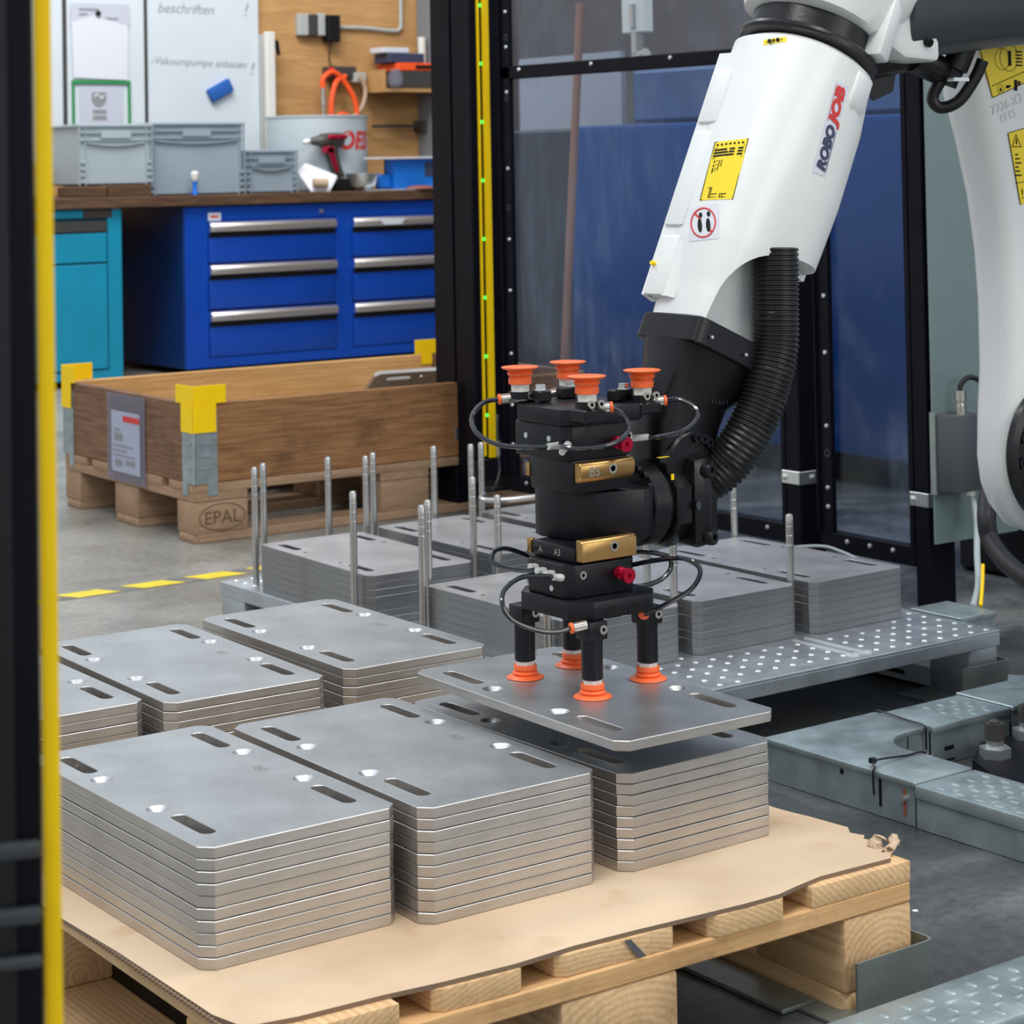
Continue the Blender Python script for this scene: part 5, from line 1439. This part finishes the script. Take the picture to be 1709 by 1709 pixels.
# corrugated hose
hp = spline([(1.850, 1.985, .800), (1.848, 1.983, .760), (1.845, 1.981, .720), (1.842, 1.980, .680), (1.831, 1.979, .645), (1.815, 1.981, .605), (1.793, 1.988, .566), (1.777, 2.002, .538), (1.762, 2.018, .520), (1.752, 2.026, .513)], 40)
cum = [0.0]
for a, b in zip(hp[:-1], hp[1:]): cum.append(cum[-1] + (b - a).length)
tot = cum[-1]; pitch = .0061; npt = int(tot / pitch) * 4
def at(d):
    for i in range(len(cum) - 1):
        if cum[i + 1] >= d:
            f = (d - cum[i]) / (cum[i + 1] - cum[i] + 1e-9); return hp[i].lerp(hp[i + 1], f)
    return hp[-1]
rs = []; nx = Vector((1, 0, 0)); SEG = 28
for i in range(npt):
    d = tot * i / (npt - 1)
    p_ = at(d); tg = (at(min(d + .004, tot)) - at(max(d - .004, 0))).normalized()
    nx = (nx - tg * nx.dot(tg)).normalized(); ny = tg.cross(nx)
    r__ = (.0272, .0292, .0292, .0272)[i % 4]
    rs.append([p_ + nx * (r__ * math.cos(2 * PI * k / SEG)) + ny * (r__ * math.sin(2 * PI * k / SEG)) for k in range(SEG)])
part('corrugated_hose', MB().rings(rs), 'blackr', rb, smooth=50, label='black corrugated dress hose')

# lower arm and base
poly = [(2.30, 1.24), (2.335, 1.09), (2.338, 1.0), (2.362, .93), (2.384, .85), (2.397, .77), (2.402, .70), (2.402, .60), (2.395, .53), (2.392, .47), (2.398, .43), (2.415, .395), (2.445, .365), (2.49, .348), (2.55, .342), (2.61, .352), (2.665, .385), (2.70, .44), (2.705, .52),
        (2.69, .65), (2.66, .80), (2.60, .98), (2.55, 1.12), (2.52, 1.24)]
poly = [(x + .022, z) for x, z in poly]
part('lower_arm', MB().prism(poly, 2.105, 2.185, 'Y').bevel(.028, 4, .6), 'white', rb, smooth=60)
JC = (2.509, .474)
m = MB().lathe([(.103, 0), (.106, .004), (.106, .014), (.095, .018), (.093, .006), (.06, .006)], (JC[0], 2.108, JC[1]), (JC[0], 1, JC[1]), 56)
part('joint_ring', m, 'blackm', rb, label='black bolted ring of the shoulder joint')
for k in range(14):
    a = 2 * PI * k / 14 + .1
    part('ring_bolt', MB().lathe([(.0085, 0), (.0085, .010), (.0045, .010), (.0045, .005)], (JC[0] + .080 * math.cos(a), 2.103, JC[1] + .083 * math.sin(a)), (JC[0] + .083 * math.cos(a), 1, JC[1] + .083 * math.sin(a)), 12), 'black', rb)
part('yellow_mark', MB().box(2.462, 2.478, 2.0868, 2.0875, .433, .436), 'yellow', rb)
def flat(name, quad, y, mt, label=None):
    m = MB().faces([(x, y, z) for x, z in quad], [(0, 1, 2, 3)])
    mm = MB(); mm.prism(quad, y, y + .0004, 'Y'); return part(name, mm, mt, rb, label=label, smooth=0)
flat('warning_label', [(2.362, 1.08), (2.462, 1.085), (2.465, 1.016), (2.392, .993)], 2.1042, 'ylab', 'large yellow label with arm diagrams')
flat('warning_label', [(2.424, .942), (2.49, .955), (2.515, .845), (2.447, .838)], 2.1042, 'ylab', 'yellow label with warning triangle')
m = MB()
def ringp(cx, cz, r1, r2, mi=0, y=2.1036):
    m.rings([[Vector((cx + r * math.cos(2 * PI * i / 24), y, cz + r * math.sin(2 * PI * i / 24))) for i in range(24)] for r in (r1, r2)], mi, cap=False)
ringp(2.430, 1.052, .020, .0192); ringp(2.415, 1.05, .016, .0154)
m.box(2.428, 2.434, 2.1032, 2.1038, 1.040, 1.062)
for k in range(5): m.box(2.444, 2.458, 2.1032, 2.1038, 1.060 - k * .005, 1.062 - k * .005)
m.prism([(2.392, 1.010), (2.464, 1.032), (2.464, 1.033), (2.392, 1.011)], 2.1032, 2.1038, 'Y')
ringp(2.410, 1.006, .007, .0063)
m.prism([(2.407, 1.003), (2.413, 1.003), (2.410, 1.009)], 2.1032, 2.1038, 'Y')
for (a, b) in ((2.422, 2.430), (2.422, 2.432), (2.422, 2.428)): m.box(a, b, 2.1032, 2.1038, 1.004 + (b - a) * .6, 1.006 + (b - a) * .6)
m.box(2.440, 2.446, 2.1032, 2.1038, 1.004, 1.020).box(2.448, 2.453, 2.1032, 2.1038, 1.012, 1.018)
for a, b in (((2.424, .942), (2.49, .955)), ((2.447, .838), (2.424, .942)), ((2.362, 1.08), (2.392, .993)), ((2.392, .993), (2.465, 1.016)), ((2.437, .869), (2.51, .876))):
    d_ = (Vector(b) - Vector(a)).normalized(); n__ = Vector((-d_.y, d_.x)) * .0009
    m.prism([(a[0], a[1]), (b[0], b[1]), (b[0] + n__.x, b[1] + n__.y), (a[0] + n__.x, a[1] + n__.y)], 2.1032, 2.1038, 'Y')
for s_ in ((2.431, .922, 2.452, .922, 2.441, .941), ):
    pts_ = [(s_[0], s_[1]), (s_[2], s_[3]), (s_[4], s_[5])]
    c_ = Vector((sum(p_[0] for p_ in pts_) / 3, sum(p_[1] for p_ in pts_) / 3))
    m.rings([[Vector((p_[0], 2.1036, p_[1])) for p_ in pts_], [Vector((c_.x + (p_[0] - c_.x) * .8, 2.1036, c_.y + (p_[1] - c_.y) * .8)) for p_ in pts_]], 0, cap=False)
m.box(2.4405, 2.4423, 2.1032, 2.1038, .926, .934)
for k in range(6): m.box(2.438, 2.444 + (k % 3) * .003, 2.1032, 2.1038, .910 - k * .006, .912 - k * .006)
put_text(m, '!', .02, (2.449, 2.1035, .853), (1, 0, .1), (-.1, 0, 1))
part('label_print', m, 'ink', rb, smooth=0)
m = MB()
put_text(m, '7226-X3', .019, (2.390, 2.1042, .974), (1, 0, .30), (-.25, 0, 1)); put_text(m, 'FE15', .017, (2.409, 2.1042, .962), (1, 0, .30), (-.25, 0, 1))
part('cast_lettering', m, mat('raised_white_letter', (.60, .62, .62), .4), rb, smooth=0)
# base casting and bolted floor plate
bs = [[Vector((cx + hx * math.copysign(abs(math.cos(q)) ** .7, math.cos(q)), 2.09 + hy * math.copysign(abs(math.sin(q)) ** .7, math.sin(q)), z)) for q in [2 * PI * i / 36 for i in range(36)]]
      for z, cx, hx, hy in ((.045, 2.78, .24, .17), (.12, 2.77, .21, .15), (.22, 2.70, .20, .13), (.30, 2.66, .17, .09), (.34, 2.64, .15, .01))]
part('base_casting', MB().rings(bs), 'blackm', rb, smooth=50)
m = MB().prism([(2.357, 1.80), (2.357, 2.05), (2.366, 2.11), (2.405, 2.185), (2.48, 2.235), (3.1, 2.235), (3.1, 1.80)], 0.001, .030).bevel(.002)
part('floor_plate', m, 'blackp', rb)
for (x, y, s_) in ((2.436, 2.168, 1.0), (2.552, 2.205, 1.0)):
    part('anchor_nut', MB().hexa((x, y, .0300), (x, y, .044), .0235 * s_), 'zinc', rb)
    part('lock_nut', MB().hexa((x, y, .044), (x, y, .055), .0130 * s_), 'zinc', rb)
    part('cap_nut', MB().hexa((x, y, .055), (x, y, .079), .0145 * s_).lathe([(.008, 0), (.008, .003), (.005, .005)], (x, y, .079), (x, y, 1), 12), 'frame', rb)

# ------------------------------------------------------------------ gripper
gr = empty('vacuum_gripper', (1.585, 2.04, .298), 'black double-sided vacuum gripper with eight orange suction cups on the robot wrist', 'gripper')
def G(name, a, mats, bev=.0015, **k):
    m = MB().box(*a)
    if bev: m.bevel(bev, 2)
    return part(name, m, mats, gr, **k)
def Gp(name, poly, z0, z1, mats, bev=.0015, **k):
    m = MB().prism(poly, z0, z1)
    if bev: m.bevel(bev, 2)
    return part(name, m, mats, gr, **k)
def chbox(x0, x1, y0, y1, c):
    return [(x0 + c, y0), (x1 - c, y0), (x1, y0 + c), (x1, y1 - c), (x1 - c, y1), (x0 + c, y1), (x0, y1 - c), (x0, y0 + c)]
body = [(1.565, 2.102), (1.549, 2.092), (1.546, 2.078), (1.549, 2.050), (1.560, 2.020), (1.585, 1.996), (1.630, 1.982), (1.652, 1.992), (1.652, 2.095), (1.60, 2.105)]
Gp('adapter_body', body, .466, .5240, 'black', .0025)
part('body_screw', MB().cyl((1.60, 2.03, .5242), (1.60, 2.03, .5262), .007, seg=14), 'zinc', gr)
# couplings with bronze wedges
for (z0, z1, up_) in ((.5262, .566, True), (.4465, .4655, False)):
    G('coupling_plate', (1.528, 1.612, 1.990, 2.072, z0, z1), 'black', .003)
    zb0, zb1 = (.540, .5635) if up_ else (.449, .474)
    mm = MB().rings([[Vector((x, y, z)) for y, z in ((1.9895, zb0), (1.984 if up_ else 1.9775, zb0), (1.9775, zb0 + .008), (1.9775, zb1 - .003), (1.981, zb1), (1.9895, zb1))] for x in (1.531, 1.612)]).bevel(.0008)
    part('wedge_block', mm, 'brass', gr, label='bronze wedge clamp')
    c = MB().lathe([(.006, 0), (.006, .0012), (.0035, .0012), (.003, -.002)], (1.578, 1.9775, (zb0 + zb1) / 2 + .002), (1.578, 1, (zb0 + zb1) / 2 + .002), 16)
    part('wedge_screw', c, 'fit', gr)
    if up_:
        mm = MB(); put_text(mm, 'B5', .016, (1.543, 1.9773, .552), (1, 0, 0), (0, 0, 1)); part('stamp', mm, 'fit', gr, smooth=0)
    else:
        mm = MB(); put_text(mm, 'A', .011, (1.5279, 2.058, .456), (0, -1, 0), (0, 0, 1)); put_text(mm, 'A3', .011, (1.5279, 2.028, .456), (0, -1, 0), (0, 0, 1)); part('stamp', mm, 'fit', gr, smooth=0)
    G('rear_wedge', (1.5275, 1.534, 2.0725, 2.080, zb0, zb1 - .008), 'brass', .0005)
# manifolds
def manifold(z0, z1, z, y1):
    Gp('manifold', chbox(1.515, 1.619, 1.984, y1, .010), z0, z1, 'black', .002)
    part('relief_valve', MB().lathe([(.005, 0), (.0075, .001), (.0075, .008), (.0045, .009), (.0045, .015), (.0088, .016), (.0088, .022), (.003, .022), (.003, .018)], (1.588, 1.984, z), (1.588, 1, z - .06), 18), 'red', gr, label='red anodised valve button')
    for (x_, zz) in ((1.536, z1 - .012), (1.608, z1 - .018)) if z0 < .5 else ((1.608, z0 + .022),):
        part('screw', MB().lathe([(.005, 0), (.005, .0015), (.0022, .0015), (.002, 0)], (x_, 1.984, zz), (x_, 1, zz), 12), 'fit', gr)
    for (y_, zz) in ((2.065, z0 + .012), (2.015, z0 + .010)) if z0 < .5 else ((2.06, z0 + .024), (2.015, z0 + .024)):
        part('plug_screw', MB().cyl((1.515, y_, zz), (1.5135, y_, zz), .0035, seg=10), 'zinc', gr)
manifold(.4075, .446, .431, 2.072); manifold(.5665, .6065, .583, 2.092)
Gp('lower_plate', chbox(1.510, 1.638, 1.958, 2.092, .022), .386, .407, 'black', .0015)
Gp('upper_plate', chbox(1.512, 1.634, 1.972, 2.092, .018), .607, .626, 'black', .0015)
for (x, y) in ((1.560, 1.958), (1.592, 1.958)):
    G('slot_recess', (x - .010, x + .010, y - .0006, y + .001, .3862, .394), 'ink', 0)  # flat dark patches; the shade of the slots is put into their colour
    G('slot_recess', (x - .004, x + .004, y - .0006, y + .001, .394, .400), 'ink', 0)
cups = [(1.531, 2.093, 0), (1.612, 2.104, 1), (1.534, 1.967, 2), (1.637, 1.992, 3)]
bell = [(.0135, 0), (.0140, .002), (.0138, .0055), (.0120, .0065), (.0150, .0085), (.0155, .0100), (.0135, .0112), (.0150, .0122), (.0215, .0140), (.0225, .0152), (.0215, .0156)]
for (x, y, i) in cups:
    part('leg_cylinder', MB().lathe([(.0115, 0), (.0125, .001), (.0125, .040), (.0128, .041), (.0128, .066)], (x, y, .3185), (x, y, 2), 24), 'black', gr)
    tx, ty = (1.572 - x), (2.04 - y)
    k_ = .014 / math.hypot(tx, ty)
    G('leg_mount', (x - .0135, x + .0135, y - .0135, y + .0135, .364, .3858), 'black', .002)
    part('hex_nut', MB().hexa((x, y, .3125), (x, y, .3182), .0118), 'wplast', gr)
    part('suction_cup', MB().lathe(bell, (x, y, .3138), (x, y, -1), 32), 'orange', gr, label='orange bellows suction cup')
    part('mount_screw', MB().lathe([(.0055, 0), (.0055, .002), (.0022, .002), (.002, 0)], (x + .006, y - .0135, .376), (x + .006, 1, .376), 12), 'fit', gr)
    zt = (.668, .668, .6655, .6635)[i]
    part('suction_cup', MB().lathe([(r * 1.0, h * 1.32) for r, h in bell], (x, y, zt - .0206), (x, y, 2), 32), 'orange', gr, label='orange bellows suction cup')
    part('hex_nut', MB().hexa((x, y, zt - .0295), (x, y, zt - .0208), .0118), 'wplast', gr)
    part('cup_mount', MB().cyl((x, y, zt - .0375), (x, y, zt - .0296), .0138, seg=24), 'black', gr)
    ox = 1 if x < 1.57 else -1
    m = MB().box(x - .016, x + .016, y - .016, y + .016, .612 if i in (2, 3) else .6265, zt - .0376)
    m.bevel(.002)
    part('mount_block', m, 'black', gr)
    yy = .018 if y < 2.04 else -.022
    part('side_block', MB().box(x - .013 + ox * .018, x + .013 + ox * .012, y + .0146 if y < 2.04 else y - .0146, y + .030 if y < 2.04 else y - .030, .6265, .640).bevel(.0015), 'black', gr)
    part('hex_bolt', MB().hexa((x + ox * .014, y + yy, .6401), (x + ox * .014, y + yy, .647), .0065).cyl((x + ox * .014, y + yy, .6400), (x + ox * .014, y + yy, .6412), .008, seg=14), 'zinc', gr)
    for dx in (-.006, .008) if i in (3, 2) else (.004,):
        part('mount_screw', MB().lathe([(.0048, 0), (.0048, .0025), (.0022, .0025), (.002, 0)], (x + dx, y - .0145, .6335), (x + dx, 1, .6335), 12), 'fit', gr)
part('hex_bolt', MB().hexa((1.632, 2.0, .378), (1.632, 2.0, .3849), .0065), 'zinc', gr)
part('hex_bolt', MB().hexa((1.555, 2.075, .378), (1.555, 2.075, .3849), .0065), 'zinc', gr)
part('label_print', MB().box(1.5396, 1.5404, 2.0806, 2.0812, .325, .35), 'fit', gr)
# fittings and air tubes
def fitting(a, b):
    a, b = Vector(a), Vector(b)
    part('push_fitting', MB().lathe([(.0058, 0), (.0058, .0005), (.0058, (b - a).length)], a, b, 14), 'fit', gr)
    part('release_ring', MB().lathe([(.0050, 0), (.0064, .0008), (.0064, .0035), (.005, .004)], a - (b - a).normalized() * .0042, b, 16), 'orange', gr)
fitting((1.510, 2.103, .630), (1.520, 2.098, .631)); fitting((1.559, 1.957, .628), (1.546, 1.966, .627))
fitting((1.661, 1.982, .6255), (1.650, 1.989, .625)); fitting((1.586, 2.109, .629), (1.600, 2.104, .632))
fitting((1.506, 1.965, .381), (1.521, 1.960, .383)); fitting((1.622, 1.979, .379), (1.6265, 1.984, .380))
def tube(pts):
    part('air_tube', MB().tube(pts, .0029, 10, sub=8), 'tube', gr)
tube([(1.509, 2.104, .630), (1.488, 2.108, .627), (1.465, 2.1, .613), (1.452, 2.073, .598), (1.46, 2.042, .586), (1.481, 2.002, .5845), (1.503, 1.990, .5855)])
tube([(1.561, 1.956, .628), (1.571, 1.945, .617), (1.568, 1.935, .603), (1.551, 1.928, .594), (1.527, 1.931, .588), (1.503, 1.949, .586), (1.500, 1.972, .587), (1.513, 1.992, .587)])
tube([(1.662, 1.981, .6255), (1.672, 1.965, .627), (1.680, 1.945, .617), (1.672, 1.938, .603), (1.657, 1.946, .592), (1.640, 1.970, .585), (1.622, 1.995, .582)])
tube([(1.584, 2.109, .629), (1.562, 2.09, .628), (1.546, 2.077, .6285), (1.535, 2.065, .6285)])
tube([(1.550, 2.10, .437), (1.506, 2.087, .454), (1.478, 2.076, .457), (1.467, 2.067, .447), (1.480, 2.052, .439), (1.497, 2.035, .437), (1.513, 2.032, .436)])
tube([(1.513, 1.998, .432), (1.490, 1.996, .437), (1.459, 1.999, .439), (1.434, 1.997, .429), (1.424, 1.988, .414), (1.433, 1.982, .397), (1.461, 1.974, .383), (1.485, 1.968, .379), (1.504, 1.966, .381)])
tube([(1.620, 2.010, .430), (1.630, 1.97, .441), (1.638, 1.925, .449), (1.650, 1.909, .437), (1.643, 1.916, .415), (1.630, 1.945, .395), (1.621, 1.975, .379)])
tube([(1.620, 2.045, .437), (1.66, 2.027, .440), (1.684, 2.008, .434), (1.686, 2.005, .420), (1.668, 2.003, .409), (1.645, 2.010, .404), (1.620, 2.02, .405)])
for (p0, p1) in (((1.515, 1.996, .432), (1.501, 1.994, .435)), ((1.515, 2.012, .434), (1.500, 2.008, .437)), ((1.515, 2.028, .435), (1.501, 2.026, .438)), ((1.515, 2.044, .437), (1.503, 2.042, .440)),
                 ((1.515, 1.994, .5845), (1.494, 1.990, .5855)), ((1.519, 1.985, .586), (1.500, 1.972, .580)), ((1.619, 2.0, .582), (1.634, 1.978, .585))):
    part('grey_adapter', MB().lathe([(.0045, 0), (.0045, .006), (.0040, .007), (.0040, 1.0 * (Vector(p1) - Vector(p0)).length)], p0, p1, 12), 'grey_fit', gr)
